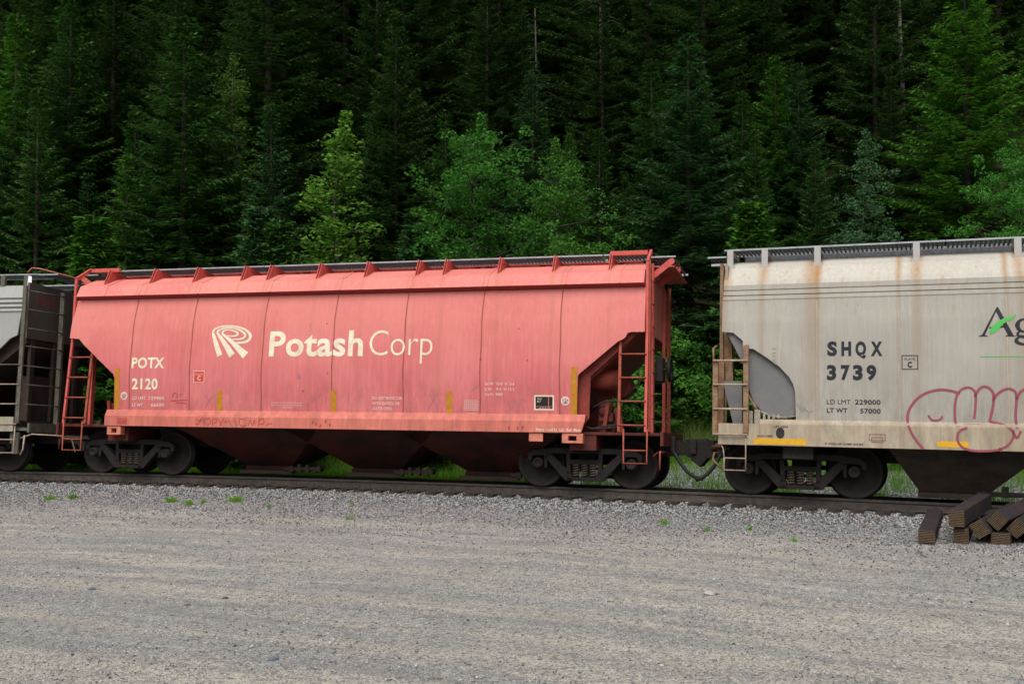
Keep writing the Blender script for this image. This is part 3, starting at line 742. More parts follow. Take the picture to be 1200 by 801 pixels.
for cxb in (ap1-w_/2, ap1+w_/2, ap2+w_/2):
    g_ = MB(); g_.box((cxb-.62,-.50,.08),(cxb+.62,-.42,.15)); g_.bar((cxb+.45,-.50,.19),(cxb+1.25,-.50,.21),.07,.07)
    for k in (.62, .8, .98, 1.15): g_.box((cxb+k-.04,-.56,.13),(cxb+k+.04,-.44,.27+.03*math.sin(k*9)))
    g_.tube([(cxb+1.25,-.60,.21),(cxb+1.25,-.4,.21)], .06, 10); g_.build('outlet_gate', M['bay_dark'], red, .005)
bogie(red, -TL/2); bogie(red, TL/2)
coupler(red, 6.4, 7.12); coupler(red, -6.4, -7.12)
hose(red, [(6.48,-.42,.74),(6.58,-.48,.66),(6.68,-.52,.50),(6.80,-.55,.35),(6.95,-.56,.25),(7.10,-.56,.22)], r=.036)
b = MB(); b.tube([(6.30,-1.45,.62),(6.42,-1.45,.72),(6.42,-1.45,.38)], .018, 6); b.tube([(6.42,-.3,.70),(6.42,-1.45,.70)], .018, 6); b.build('uncoupling_lever', M['red_ladder'], red)
b = MB(); b.tube([(-6.42,-.3,.70),(-6.42,-1.45,.70),(-6.42,-1.45,.50)], .018, 6); b.build('uncoupling_lever', M['dark_red'], red)

# ---- lettering of the red car
def RP(px, py): p = red_fr.at(px, py, RS); return p.x, p.z
L = Marks(RS)
def rtext(s, pl, pr, pyb, pyt, m=0, bold=.0):
    L.part('lettering'); u0, z0 = RP(pl, pyb); u1, zq = RP(pr, pyb); _, z1 = RP((pl+pr)/2, pyt); _, zb = RP((pl+pr)/2, pyb)
    L.text(s, u0, u1, zb, z1-zb, m, bold)
rtext('Potash', 315, 425, 416.3, 388.5, 0, .026)
rtext('Corp', 432.5, 506.5, 416.3, 386.5, 0, -.012)
rtext('POTX', 154.3, 192.3, 430.7, 419.2, 0, .03)
rtext('2120', 154.5, 184.8, 455.5, 443.8, 0, .03)
for s, a, b_, y0, y1 in (('LD LMT', 155, 170.5, 468, 464.3), ('229400', 173.5, 192.3, 468, 464.3), ('LT WT', 155, 167.5, 476, 472.3), ('66600', 177, 192.3, 476, 472.3),
                        ('Ex W  10-8  H  5-6', 568.5, 603, 451, 447.8), ('E W    9-4  H 15-2', 568.5, 603, 457.3, 454.2), ('Cu Ft  4300', 568.5, 589, 463.2, 460.2),
                        ('DO NOT MOVE CAR', 436, 471.5, 467.8, 464.6), ('WITH GATE(S) OR', 436, 468.5, 474, 470.8), ('-GATES OPEN', 436, 459, 480, 476.8)):
    rtext(s, a, b_, y0, y1, 1, .012)
rtext('EQUIPPED WITH CONNECTED GATES', 318, 354.5, 472.5, 471, 1); rtext('MAXIMUM OPENING PRESSURE', 318, 354, 475.3, 474, 1); rtext('20 PSI', 331, 341, 478, 476.6, 1)
# plate C sticker
def rrect(a, b_, yt, yb, m): u0, z1 = RP(a, yt); u1, z0 = RP(b_, yb); L.rect(u0, u1, z0, z1, m); return u0, u1, z0, z1
def rframe(a, b_, yt, yb, w, m): u0, z1 = RP(a, yt); u1, z0 = RP(b_, yb); L.frame(u0, u1, z0, z1, w, m); return u0, u1, z0, z1
L.part('plate_sticker'); u0, u1, z0, z1 = rrect(228, 238.8, 435, 447.5, 3); L.off = .0065
L.frame(u0-.012, u1+.012, z0-.012, z1+.012, .012, 1); L.text('PLATE', u0+.03, u1-.03, z1-.075, .035, 1); L.text('C', u0+.075, u1-.075, z0+.04, .085, 1, .03); L.off = .004
# load table sticker
L.part('load_sticker'); u0, u1, z0, z1 = rframe(626, 649.3, 462.8, 480.5, .025, 0)
L.rect(u0+.03, u0+.265, z0+.075, z1-.03, 4); L.rect(u0+.285, u1-.03, z0+.075, z1-.03, 4); L.rect(u0+.03, u1-.03, z0+.028, z0+.06, 4)
L.off = .0075; L.text('TEST', u0+.06, u0+.15, z1-.085, .03, 0); L.text('BLT', u0+.06, u0+.13, z1-.13, .03, 0); L.text('A B C D', u0+.09, u0+.30, z0+.032, .022, 0); L.off = .004
# round routing badges (dark emblem on pale disc)
for (bx, by) in ((145.5, 463.5), (662.5, 469.5)):
    L.part('round_badge'); cu, cz = RP(bx, by); L.poly([(cu+.085*math.cos(k*math.pi/8), cz+.085*math.sin(k*math.pi/8)) for k in range(16)], 1)
    L.off = .0075; L.poly([(cu+.062*math.cos(k*math.pi/8), cz+.062*math.sin(k*math.pi/8)) for k in range(16)], 1)
    for k in range(5): a_ = math.pi/2+k*2.51; L.poly([(cu, cz-.01), (cu+.06*math.cos(a_-.35), cz+.055*math.sin(a_-.35)), (cu+.06*math.cos(a_+.35), cz+.055*math.sin(a_+.35))], 4)
    L.rect(cu-.012, cu+.012, cz-.055, cz, 4); L.off = .004
# reflective tape
for a, b_, yt, yb in ((135.2, 139.6, 431, 479.5), (254.6, 260.4, 457.5, 482.5), (387.8, 394.0, 457.5, 483.8), (523.2, 529.6, 458.5, 485.5), (669.2, 676.2, 430, 485.8)):
    L.part('reflective_tape'); ua, z1 = RP(a, yt); ub, z0 = RP(b_, yb); L.rect(min(ua, ub), max(ub, ua+.05), z0, z1, 2)
# clearance grid
L.part('clearance_grid'); u0, z1 = RP(544, 469); u1, z0 = RP(560, 480.5)
for i in range(6): L.rect(u0, u1, z0+(z1-z0)*i/5, z0+(z1-z0)*i/5+.007, 1)
for i in range(8): L.rect(u0+(u1-u0)*i/7, u0+(u1-u0)*i/7+.006, z0, z1, 1)
rtext('LUBRICATE', 547, 560, 485, 483.6, 0, .01)
# three lane road emblem forming an R
def lp(x, y): return Vector(RP(240+x/4.2857, 370+y/4.2857))
def strip(pts, ws): L.stroke([lp(*p) for p in pts], [w*.0045 for w in ws], 0, 8)
L.part('emblem')
strip([(76,199),(60,150),(47,105),(42,84),(52,66),(84,54),(130,51),(176,58),(208,72),(229,96),(224,118),(200,132),(168,135),(156,133)], [28,24,16,11,9,8,7,8,10,13,13,11,8,4])
strip([(138,199),(114,160),(88,120),(68,92),(66,78),(84,66),(124,60),(164,66),(190,80),(204,96),(196,109),(172,117),(140,116)], [34,26,18,12,9,7,6,7,9,10,9,7,4])
strip([(205,199),(172,166),(136,130),(106,104),(90,90),(92,78),(116,70),(144,74),(166,86),(160,97),(134,102),(112,97)], [38,28,18,12,9,7,5,6,8,7,5,3])
L.build('lettering', [M['white_text'], M['small_text'], M['yellow_tape'], M['plate_red'], M['plate_black']], body)
# sill marks, scrawls
SS = lambda z: -1.621
L2 = Marks(SS, .003); gp = lambda px, py: (red_fr.at(px, py, -1.622).x, red_fr.at(px, py, -1.622).z)
a_ = gp(628, 503.8); b_ = gp(681, 505); L2.text('Empty  Load Lt  Ltd.  Rail  Made', a_[0], b_[0], a_[1]-.01, .05, 0, .01)
L2.part('scrawl')
for pts in ([(229,489.5),(233,492),(236,490),(232,496),(229,494.5)],[(238,489),(239,497)],[(241,496),(240,490.5),(245,489.5),(247,494),(243,497)],[(249,497),(250,490),(254,490),(253,494),(250,494.5)],[(256,490),(260,498)],[(262,489.5),(257,498)],[(263,493),(267,493)],[(268,490),(271,498)],[(274,490),(278,497.5)],[(287,490.5),(282,490),(280,494),(283,498),(288,497)],[(291,497.5),(293,491),(296,497),(298,490.5),(299,496)],[(303,498.5),(304,491),(309,490.5),(309,495),(304,496)],[(311,497),(319,495)]):
    L2.stroke([gp(x, y+.8) for x, y in pts], .014, 1)
for x, y in ((366,493),(370,495),(375,497),(381,492),(386,496),(596,500),(606,500),(612,499)):
    q = gp(x, y+3); L2.stroke([q, (q[0]+.012, q[1]+.03), (q[0]+.004, q[1]+.055)], .03, 1, 2)
u0, z1 = gp(137.5, 489.5); u1, z0 = gp(148.5, 496.5); L2.frame(u0, u1, z0, z1, .018, 1); L2.rect(u0+.03, u0+.09, z0+.03, z1-.04, 1); L2.rect(u0+.11, u1-.03, z0+.03, z1-.04, 1)
L2.build('sill_marking', [M['white_text'], M['red_mark']], near_sill)
L3 = Marks(RS, .0035)
for pts in ([(240,462),(250,477)],[(250,462),(241,476)],[(362,458),(372,475)],[(377,461),(365,470)],[(503,461),(514,479)],[(513,459),(502,480)],[(596,470),(600,480),(603,468),(608,476),(612,466),(617,472)],[(622,463),(626,459),(630,462)],[(552,458),(560,452)]):
    L3.stroke([RP(*p) for p in pts], .022, 0, 3)
for pts in ([(202,465),(204,460.5),(208,462),(207,466)],[(210,463),(214,461)],[(200,469.5),(220,468.5)],[(206,471.5),(219,472.5)]):
    L3.stroke([RP(*p) for p in pts], .016, 1, 3)
for x, y, r_ in ((350,441,.06),(563,421,.03),(355,458,.025),(383,379,.02),(384,437,.02),(641,470,.02),(608,385,.018),(618,422,.018)):
    cu, cz = RP(x, y); L3.poly([(cu+r_*.8*math.cos(k*.7854+.3), cz+r_*math.sin(k*.7854+.3)) for k in range(8)], 1 if r_ < .05 else 0)
L3.build('scrawl', [M['grey_mark'], M['red_mark']], body)

# ================================================================= BEIGE HOPPER CAR
A = rail_pt(940); bd = R(21.8); Bp = A+Vector((math.cos(bd), -math.sin(bd), 0))*12.4; _, Rb, _ = frame2(A, Bp)
b_fr = Frame(A+Rb @ Vector((0, .7525, 0)), Rb)
bge = b_fr.root('hopper_car')
tag(bge, 'beige covered hopper car with navy lettering and a crimson graffiti outline', 'freight car', 'covered hopper cars of the train')
bprof = [(-1.40,3.72),(-1.50,3.40),(-1.545,3.0),(-1.56,2.4),(-1.56,1.8),(-1.555,1.30)]
BS = interp_side(bprof)
p_ = lambda px, py, y=-1.56: b_fr.at(px, py, y)
EX = p_(846.5, 330).x; SX = p_(841.5, 510, -1.6).x; XE = 17.9
bseam = [p_(x, 420).x for x in (957, 1053.5, 1181)]; bpost = [p_(x, 300, -1.2).x for x in (855, 895.5, 957.5, 1074, 1193.5)]
runs_b = [(s_, .05, .55) for s_ in bseam]+[(b__, .09, .5) for b__ in bpost[1:]]+[(EX+.02, .10, .55), (bseam[0]-.12, .12, .5)]
BP = car_paint('weathered_beige_paint', (.29,.270,.235), (.345,.325,.285), (.28,.155,.055), .4, runs=runs_b, seamcol=(.23,.145,.06), rustamt=.5)
BT = car_paint('weathered_beige_roof_paint', (.41,.39,.34), (.47,.45,.40), (.34,.165,.045), .45, runs=[(x_, w_*1.5, min(1, a_*1.5)) for x_, w_, a_ in runs_b], seamcol=(.31,.145,.035), rustamt=.7)
SILLB = car_paint('stained_beige_sill_paint', (.32,.26,.18), (.38,.32,.24), (.30,.15,.05), .5, runs=runs_b, seamcol=(.24,.12,.05), rustamt=.8)
q = lambda px, py: (p_(px, py).x, p_(px, py).z)
zl_sill = p_(1000, 494).z
lo_b = [q(846,388.5), q(859,389.5), q(870.4,399), (p_(870.6,408.2).x, p_(870.6,408.2).z), q(882.7,408.5), q(898,418.5), q(913.6,429.6), q(924.8,441.8), q(929.5,450), q(931.7,458.6), q(932.6,468), q(932.3,477.3)]
xe_ = lo_b[-1][0]; lo_b2 = [(x, z) for x, z in lo_b]
lo_b2 = [p for i, p in enumerate(lo_b2) if i == 0 or p[0] > lo_b2[i-1][0]+1e-4]
zmin = 1.31; lo_b2[-1] = (lo_b2[-2][0]+.006, lo_b2[-1][1]); lo_b2.append((lo_b2[-1][0]+.008, zmin)); lo_b2.append((14.2, zmin)); lo_b2.append((14.3, 1.9)); lo_b2.append((16.9, 2.85)); lo_b2.append((17.6, 2.85))
for sgn in (-1, 1):
    mb = body_side(lo_b2, BS, lo_b2[0][0], 17.6, 3.40, sgn, nx=60); o = mb.build('side_sheet', BP, bge); autosmooth(o)
    if sgn < 0: bbody = o
mk = Marks(BS, .003)
for sx in bseam[:]+[7.8, 10.4, 13]:
    zl = 1.32; mk.part('seam'); mk.stroke([(sx+.006*math.sin(k*1.3), zl+(3.36-zl)*k/8) for k in range(9)], .018)
mk.build('seam', [M['seam_beige']], bbody)
# roof with pressed ribs along the eaves
zr = lambda py: p_(900, py, -1.5).z
zA, zB, zC, zD, zE = [zr(y) for y in (326.5, 332, 338.5, 345, 351)]
rp2 = [(0,4.28),(-.5,4.24),(-.95,4.14),(-1.22,4.0),(-1.37,zA),(-1.40,zB),(-1.41,zC+.012),(-1.39,zC),(-1.43,zC-.012),(-1.445,zD+.012),(-1.42,zD),(-1.465,zD-.012),(-1.48,zE+.012),(-1.45,zE),(-1.50,zE-.012),(-1.51,3.40),(-1.49,3.36)]
full = [(-y, z) for y, z in rp2[::-1]][:-1]+rp2; rf = MB(); vs = []; fs = []
for y, z in full: vs += [(EX-.0, y, z), (17.6, y, z)]
for i in range(len(full)-1): fs.append((2*i, 2*i+1, 2*i+3, 2*i+2))
rf.add(vs, fs); nf_ = len(full)-1; rf.m = [1 if (i < 11 or i >= nf_-11) else 0 for i in range(nf_)]; n_ = len(full); rf.add([(EX, y, z) for y, z in full], [list(range(n_))]); rf.add([(17.6, y, z) for y, z in full], [list(range(n_))])
broof = rf.build('roof', [BT, BP], bge)
xx_ = EX-.02
for a in np.arange(EX-.05, 17.5, 3.7): 
    for y0, y1 in ((-1.10, -.50), (.50, 1.10)): running_board(bge, a, min(a+3.69, 17.6), y0, y1, 4.37, M['grate_edge'], M['grate'])
b = MB(); b.box((EX+.2,-.36,4.245),(17.3,.36,4.38)); b.build('hatch_trough', M['grate'], bge, .02)
pp = bpost+[bpost[-1]+2.1*k for k in range(1, 6)]
for bx_ in pp:
    for sgn in (-1, 1):
        b = MB(); b.box((bx_-.055, min(sgn*1.14, sgn*1.105), 3.98), (bx_+.055, max(sgn*1.14, sgn*1.105), 4.36)); b.box((bx_-.05, min(sgn*1.10, sgn*.45), 4.27), (bx_+.05, max(sgn*1.10, sgn*.45), 4.335)); b.box((bx_-.08, min(sgn*1.2, sgn*1.0), 4.0), (bx_+.08, max(sgn*1.2, sgn*1.0), 4.06))
        b.build('board_bracket', M['pale_post'] if 'pale_post' in M else M.setdefault('pale_post', dirty('pale_grey_bracket', (.36,.36,.35), (.40,.26,.16), 6, .6, (.5,.75))), bge, .005)
# end crossover board (edge seen past the roof end)
running_board(bge, EX-.36, EX-.02, -1.05, 1.2, 4.26, M['grate_edge'], M['grate'])
b = MB(); b.box((EX-.30,-1.02,4.10),(EX-.02,-.97,4.14)); b.box((EX-.30,.5,4.10),(EX-.02,.55,4.14)); b.build('platform_bracket', M['pale_post'], bge)
# sill
z_sb = p_(900, 521.7, -1.6).z; z_st = p_(900, 496.5, -1.6).z; z_sc = 1.32
so_ = [(-1.55,z_sc),(-1.60,z_st+.03),(-1.61,z_st),(-1.61,z_sb),(-1.50,z_sb),(-1.48,z_sc-.02)]
xk = p_(890, 495, -1.6).x
for sgn in (-1, 1):
    s0 = MB(); n_ = len(so_); f_ = lambda y: y if sgn < 0 else -y
    s0.add([(xk, f_(y), z) for y, z in so_]+[(17.2, f_(y), z) for y, z in so_], [list(range(n_)), list(range(2*n_-1, n_-1, -1))]+[(i, i+n_, (i+1) % n_+n_, (i+1) % n_) for i in range(n_)])
    s1 = [(-1.61,z_st),(-1.61,z_sb),(-1.50,z_sb),(-1.50,z_st-.002)]; 
    s0.add([(SX, f_(y), z) for y, z in s1]+[(xk-.001, f_(y), z) for y, z in s1], [(0,1,2,3),(7,6,5,4),(0,4,5,1),(1,5,6,2),(2,6,7,3),(3,7,4,0)])
    si = s0.build('side_sill', SILLB, bge, .006)
    if sgn < 0: bsill = si
# underframe
b = MB(); b.box((SX-.25,-.32,.62),(17.4,.32,1.0)); b.build('centre_sill', M['black'], bge, .01)
b = MB(); b.box((SX+.02,-1.495,z_sb+.03),(1.5,1.495,z_sb+.10)); b.box((SX-.03,-1.45,z_sb-.05),(SX+.018,1.45,z_st)); b.build('end_platform', M['rust_post'], bge, .01)
b = MB(); b.box((1.0,-1.46,z_sb+.03),(17.0,-1.38,z_sb+.2)); b.box((-.25,-1.4,.66),(.25,1.4,z_sb+.029)); b.build('bolster', M['black'], bge)
# end slope sheet, grey inner plates
b = MB(); b.prism([(EX+.05,3.0),(EX+.05,2.78),(1.3,1.1),(1.5,1.1),(1.5,1.3)], -1.30, 1.30); b.build('end_slope_sheet', M['plate_grey'], bge)
b = MB(); b.box((EX+.02,-1.36,2.82),(EX+.06,1.36,4.05)); b.build('end_bulkhead', BP, bge)
g1 = [p_(a_, c_, -1.47) for a_, c_ in ((851,388),(872,388),(873,420),(869.5,424))]
g2 = [p_(a_, c_, -1.47) for a_, c_ in ((876,408),(885,406),(914,428),(927,441),(934,458),(934,478),(928,490),(901,490),(884.5,472),(879,460),(876,445))]
g3 = [p_(a_, c_, -1.40) for a_, c_ in ((847,446),(869.5,446),(869.5,500),(860,500))]
b = MB()
for gq, yq in ((g1, -1.47), (g2, -1.47)): b.prism([(v.x, v.z) for v in gq], yq, yq+.02)
b.build('shear_plate', M['plate_grey'], bge); b = MB(); b.prism([(v.x, v.z) for v in g3], -1.40, -1.38); b.build('end_shield', M['plate_grey'], bge)
b = MB()
def bpost_(pxa, pya, pxb, pyb, w, y=-1.3, y2=None): a_ = p_(pxa, pya, y); c_ = p_(pxb, pyb, y if y2 is None else y2); b.bar(a_, c_, w, w)
bpost_(853.5, 392, 855.5, 446, .13, -1.1); bpost_(846, 424, 845, 500, .10, -1.2); bpost_(858.5, 396, 858.8, 446, .06, -.6)
bpost_(876, 461, 890, 484, .045, -1.44); bpost_(879, 462, 893, 483, .03, -1.42); bpost_(865, 437, 870, 437, .04, -1.2); bpost_(873.5, 425, 880, 422, .05, -1.45)
b.build('end_post', M['rust_post'], bge, .005)
b = MB(); c_ = p_(881, 490, -1.45); b.box((c_.x-.14,-1.49,c_.z-.14),(c_.x+.02,-1.41,c_.z+.13)); b.box((c_.x+.05,-1.50,c_.z-.16),(c_.x+.15,-1.40,c_.z+.15)); b.tube([(c_.x+.16,-1.5,c_.z+.12),(c_.x+.35,-1.5,c_.z+.04),(c_.x+.6,-1.5,c_.z+.02)], .018, 6)
for k in range(4): b.box((c_.x+.20+k*.08,-1.52,c_.z-.02+.01*k),(c_.x+.24+k*.08,-1.48,c_.z+.08))
b.tube([(c_.x+.5,-1.48,c_.z+.0),(c_.x+.95,-1.5,c_.z+.10),(c_.x+.97,-1.5,c_.z+.16)], .016, 6); b.build('brake_valve', dirty('dusty_grey_valve', (.30,.28,.24), (.20,.15,.1), 12, .8), bge)
# side ladder
la = p_(838.5, 480, -1.63).x; lb = p_(874, 480, -1.63).x; yl = -1.63
b = MB(); zt1 = p_(838, 421, yl).z; zt2 = p_(874, 404, yl).z; zb_ = p_(855, 510, yl).z
b.box((la-.05,yl-.02,zb_-.02),(la+.04,yl+.05,zt1)); b.box((lb-.045,yl-.02,zb_+.05),(lb+.045,yl+.05,zt2)); lad = b.build('ladder', M['rust_post'], bge, .006)
for py in (422.5, 450.5, 479, 508.7):
    z = p_(856, py, yl).z; r_ = MB(); r_.tube([(la-.04,yl-.04,z),(lb+.03,yl-.04,z)], .019, 8); r_.build('rung', M['pale_bar'], lad)
b = MB(); za = p_(860, 536.5, yl).z; zc = p_(860, 550.6, yl).z; xa_ = p_(848.5, 540, yl).x
b.tube([(la,-1.5,zb_),(xa_-.02,-1.6,za+.15),(xa_,yl,za),(lb,yl,za)], .012, 6); b.tube([(xa_,yl,za),(xa_,yl,zc),(lb,yl,zc)], .012, 6); b.tube([(lb,yl,zb_),(lb,yl,zc)], .012, 6); b.build('stirrup_step', M['pale_bar'], bge)
b = MB()
for yy_ in (-1.2, -.8): b.box((EX-.10,yy_-.03,1.0),(EX-.04,yy_+.03,4.1))
b.build('end_ladder', M['rust_post'], bge)
b = MB(); b.tube([(EX-.16,-1.45,2.1),(EX-.16,-1.50,2.55),(EX-.12,-1.4,2.6)], .02, 6); b.tube([(EX-.16,-1.45,1.3),(EX-.16,-1.5,1.9),(EX-.12,-1.45,2.0)], .02, 6); b.build('grab_iron', M['rust_post'], bge)
# bays of the beige car
M['bay_b'] = dirty('shade_dark_bay', (.025,.019,.015), (.05,.036,.024), 3, .85)  # bay colour darkened to stand for the shade below the sill
a0 = p_(1040, 533, -1.45).x; a1 = p_(1078, 572, -.8).x; a2 = p_(1158, 574, -.8).x; a3 = a2+(a1-a0)+.35
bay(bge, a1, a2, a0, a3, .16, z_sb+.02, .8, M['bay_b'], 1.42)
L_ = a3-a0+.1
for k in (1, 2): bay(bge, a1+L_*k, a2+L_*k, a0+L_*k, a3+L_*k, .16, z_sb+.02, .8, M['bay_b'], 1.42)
for k in (0, 1): b = MB(); b.bar((a2-.2+L_*k,-.86,.17),(a2+.9+L_*k,-.86,.17),.1,.08); b.box((a2+.2+L_*k,-.92,.12),(a2+.3+L_*k,-.8,.3)); b.tube([(a2+.9+L_*k,-.95,.17),(a2+.9+L_*k,-.7,.17)], .07, 10); b.build('outlet_gate', M['truck'], bge)
bogie(bge, 0); bogie(bge, 12.4)
coupler(bge, SX-.1, SX-.72); 
hose(bge, [(SX-.05,-.42,.78),(SX-.16,-.48,.68),(SX-.26,-.52,.48),(SX-.38,-.55,.33),(SX-.50,-.56,.24),(SX-.60,-.56,.21)], r=.036)
b = MB(); b.tube([(SX-.1,-.3,.72),(SX-.1,-1.42,.72),(SX-.12,-1.45,.60),(SX+.05,-1.45,.45)], .018, 6); b.tube([(SX-.35,-.2,.80),(SX-.05,-.5,.92)], .05, 8); b.build('uncoupling_lever', M['rust_post'], bge)
# lettering
L = Marks(BS)
def BPx(px, py): v = b_fr.at(px, py, BS); return v.x, v.z
def btext(s, pl, pr, pyb, pyt, m=0, bold=.0):
    L.part('lettering'); u0, _ = BPx(pl, pyb); u1, _ = BPx(pr, pyb); zb = BPx((pl+pr)/2, pyb)[1]; z1 = BPx((pl+pr)/2, pyt)[1]; L.text(s, u0, u1, zb, z1-zb, m, bold)
for s, y0, y1, xs_ in (('SHQX', 415.8, 401, ((969.5,981),(986,997.5),(1002.5,1015),(1020.5,1034))), ('3739', 444, 428.6, ((969,980),(985.5,996),(999.5,1011),(1015.5,1027)))):
    for ch, (a_, c_) in zip(s, xs_): btext(ch, a_, c_, y0, y1, 0, .05)
btext('LD LMT', 969, 997, 473.3, 468, 0, .0); btext('229000', 1002, 1032, 473.6, 468.3, 0, .022); btext('LT WT', 969, 993, 483.2, 478, 0, .022); btext('57000', 1008, 1032, 484, 478.8, 0, .022)
L.part('plate_sticker'); u0, z1 = BPx(1056.5, 416); u1, z0 = BPx(1076, 432.8); L.frame(u0, u1, z0, z1, .013, 0); btext('PLATE', 1060, 1072.5, 422, 419.2, 0); btext('C', 1063.5, 1069, 430, 424, 0, .05)
# "A" with serifs and green leaf, "g"
def bp2(x, y): return BPx(1050+x/4.007, 340+y/4.007)
def bpoly(pts, m=0): L.poly([bp2(*p) for p in pts], m)
L.part('lettering')
bpoly([(474,76),(482,84),(550,208),(556,214),(566,214),(566,217),(515,217),(515,213),(524,210),(520,200),(468,97)])
bpoly([(474,76),(470,100),(420,204),(418,211),(430,213),(430,217),(390,217),(390,213),(404,209)])
bpoly([(440,172),(512,166),(516,174),(438,180)])
L.part('leaf_emblem'); L.off = .007; bpoly([(438,200),(446,176),(470,150),(500,134),(530,126),(567,111),(548,134),(520,146),(500,160),(480,184),(462,200),(446,206)], 1); L.off = .004
u0, zz = bp2(392, 311); L.rect(u0, u0+2.9, zz-.01, zz+.004, 1)
L.part('lettering'); L.stroke([bp2(*p) for p in ((622,140),(600,136),(580,144),(570,164),(580,186),(602,194),(626,186),(636,166),(628,146),(610,138))], [.03,.03,.045,.07,.05,.03,.04,.07,.05,.03], 0)
L.stroke([bp2(*p) for p in ((585,190),(572,202),(576,214),(600,218),(636,222),(642,236),(624,250),(590,252),(568,242),(566,230),(580,220))], [.02,.04,.04,.05,.06,.06,.04,.04,.06,.05,.02], 0)
L.stroke([bp2(*p) for p in ((622,145),(640,132),(648,138))], .035, 0)
# small faded stencils on the side
L.part('faded_stencil')
for py in (408, 413.5, 417, 421): L.stroke([BPx(905,py),BPx(909,py+.3)], .014, 4, 2)
L.stroke([BPx(906,423),BPx(909.5,426)], .035, 4, 2)
L.part('scrawl')
for pts in ([(934,473),(938,480)],[(938,472),(940,482),(944,476)],[(941,478),(948,483),(947,488)],[(949,482),(952,481)]): L.stroke([BPx(*p) for p in pts], .013, 4, 3)
for pts in ([(820,478),(880,466)],[(866,356),(930,330)]): pass
L.build('lettering', [M['navy_text'], M['green_text'], M['yellow_bright'], M['graffiti'], M['grey_mark2']], bbody)
Lg = Marks(lambda z: BS(z) if z > z_sc else (-1.61 if z < z_st else float(np.interp(z, [z_st, z_sc], [-1.61, -1.55]))), .007)
gq = lambda x, y: (lambda v: (v.x, v.z))(b_fr.at(1050+x/4.007, 340+y/4.007, -1.575))
for pts, w in (([(130,745),(92,700),(62,645),(54,600),(62,560),(88,520),(120,493),(160,475),(210,466),(262,472),(300,484)], .055),
          ([(284,636),(277,600),(276,550),(284,500),(298,474),(322,458),(348,457),(368,472),(375,500),(372,560),(367,602)], .05),
          ([(280,634),(330,632),(402,632)], .05), ([(370,500),(380,478),(400,456),(424,452),(446,466),(458,490),(456,540),(446,590),(440,616)], .055),
          ([(456,518),(475,488),(510,465),(540,463),(562,480),(566,520),(562,590),(568,648)], .055), ([(568,510),(582,480),(610,462),(640,462)], .055),
          ([(440,616),(490,625),(530,645),(550,668),(545,700),(520,730),(480,748),(420,754),(360,752),(315,738),(292,712),(288,685),(300,660),(334,644)], .05),
          ([(152,586),(166,606),(190,610),(210,604),(216,590)], .045), ([(548,658),(566,692),(586,660)], .05), ([(486,738),(494,756)], .05)):
    Lg.stroke([gq(*p) for p in pts], w*.72, 0)
Lg.build('graffiti', [M['graffiti']], bbody)
Ls = Marks(lambda z: -1.611, .003); sp = lambda px, py: (lambda v: (v.x, v.z))(b_fr.at(px, py, -1.612))
for a_, c_, yt, yb in ((883, 944.5, 512.8, 520), (1098.5, 1135, 516.5, 523.5)):
    Ls.part('reflective_tape'); u0, z1 = sp(a_, yt); u1, _ = sp(c_, yt); _, z0 = sp(a_, yb); Ls.rect(u0, u1, z0, z1, 1)
Ls.part('lettering'); a_ = sp(887, 511.3); c_ = sp(905.5, 511.3); Ls.text('JACK HERE', a_[0], c_[0], a_[1], .028, 0, .02)
Ls.part('lettering'); a_ = sp(906.5, 500.6); c_ = sp(923.5, 500.6); Ls.text('LIFT HERE', a_[0], c_[0], a_[1], .028, 0, .02)
Ls.part('lettering'); a_ = sp(966.5, 520.5); c_ = sp(1011.5, 520.5); Ls.text('2" HIGH HF COMP SHOES', a_[0], c_[0], a_[1], .03, 0, .02)
Ls.part('sill_hole'); cu, cz = sp(914.3, 507); Ls.poly([(cu+.072*math.cos(k*math.pi/8), cz+.095*math.sin(k*math.pi/8)) for k in range(16)], 2)
Ls.part('sill_bracket'); u0, z1 = sp(1018, 508); u1, z0 = sp(1038, 518.5); Ls.frame(u0, u1, z0+.03, z1, .013, 3); Ls.frame(u0+.04, u1-.04, z0, z1-.05, .013, 3)
Ls.build('sill_marking', [M['navy_text'], M['yellow_bright'], M['black'], dirty('rusty_outline', (.16,.08,.05), (.25,.15,.1), 9, .8)], bsill)

# ================================================================= GREY HOPPER CAR AT THE LEFT
bd = R(11); A = rail_pt(-30); Bp = A-Vector((math.cos(bd), -math.sin(bd), 0))*9; _, Rg, _ = frame2(Bp, A)
g_fr = Frame(A+Rg @ Vector((0, .7525, 0)), Rg); gry = g_fr.root('hopper_car')
tag(gry, 'grimy grey covered hopper car cut by the left edge of the picture', 'freight car', 'covered hopper cars of the train')
gp_ = lambda px, py, y=-1.55: g_fr.at(px, py, y)
GP = car_paint('grimy_grey_paint', (.25,.25,.235), (.31,.31,.295), (.22,.16,.10), .4, rustamt=.3)
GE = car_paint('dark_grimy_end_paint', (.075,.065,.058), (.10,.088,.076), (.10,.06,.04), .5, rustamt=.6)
XR = gp_(30, 330).x; zg = lambda py, px=10: gp_(px, py).z
gprof = [(-1.38,zg(364)),(-1.48,zg(400)),(-1.54,zg(440)),(-1.55,1.3)]
GS = interp_side(gprof)
lx_ = gp_(23, 366).x; zx = zg(364)
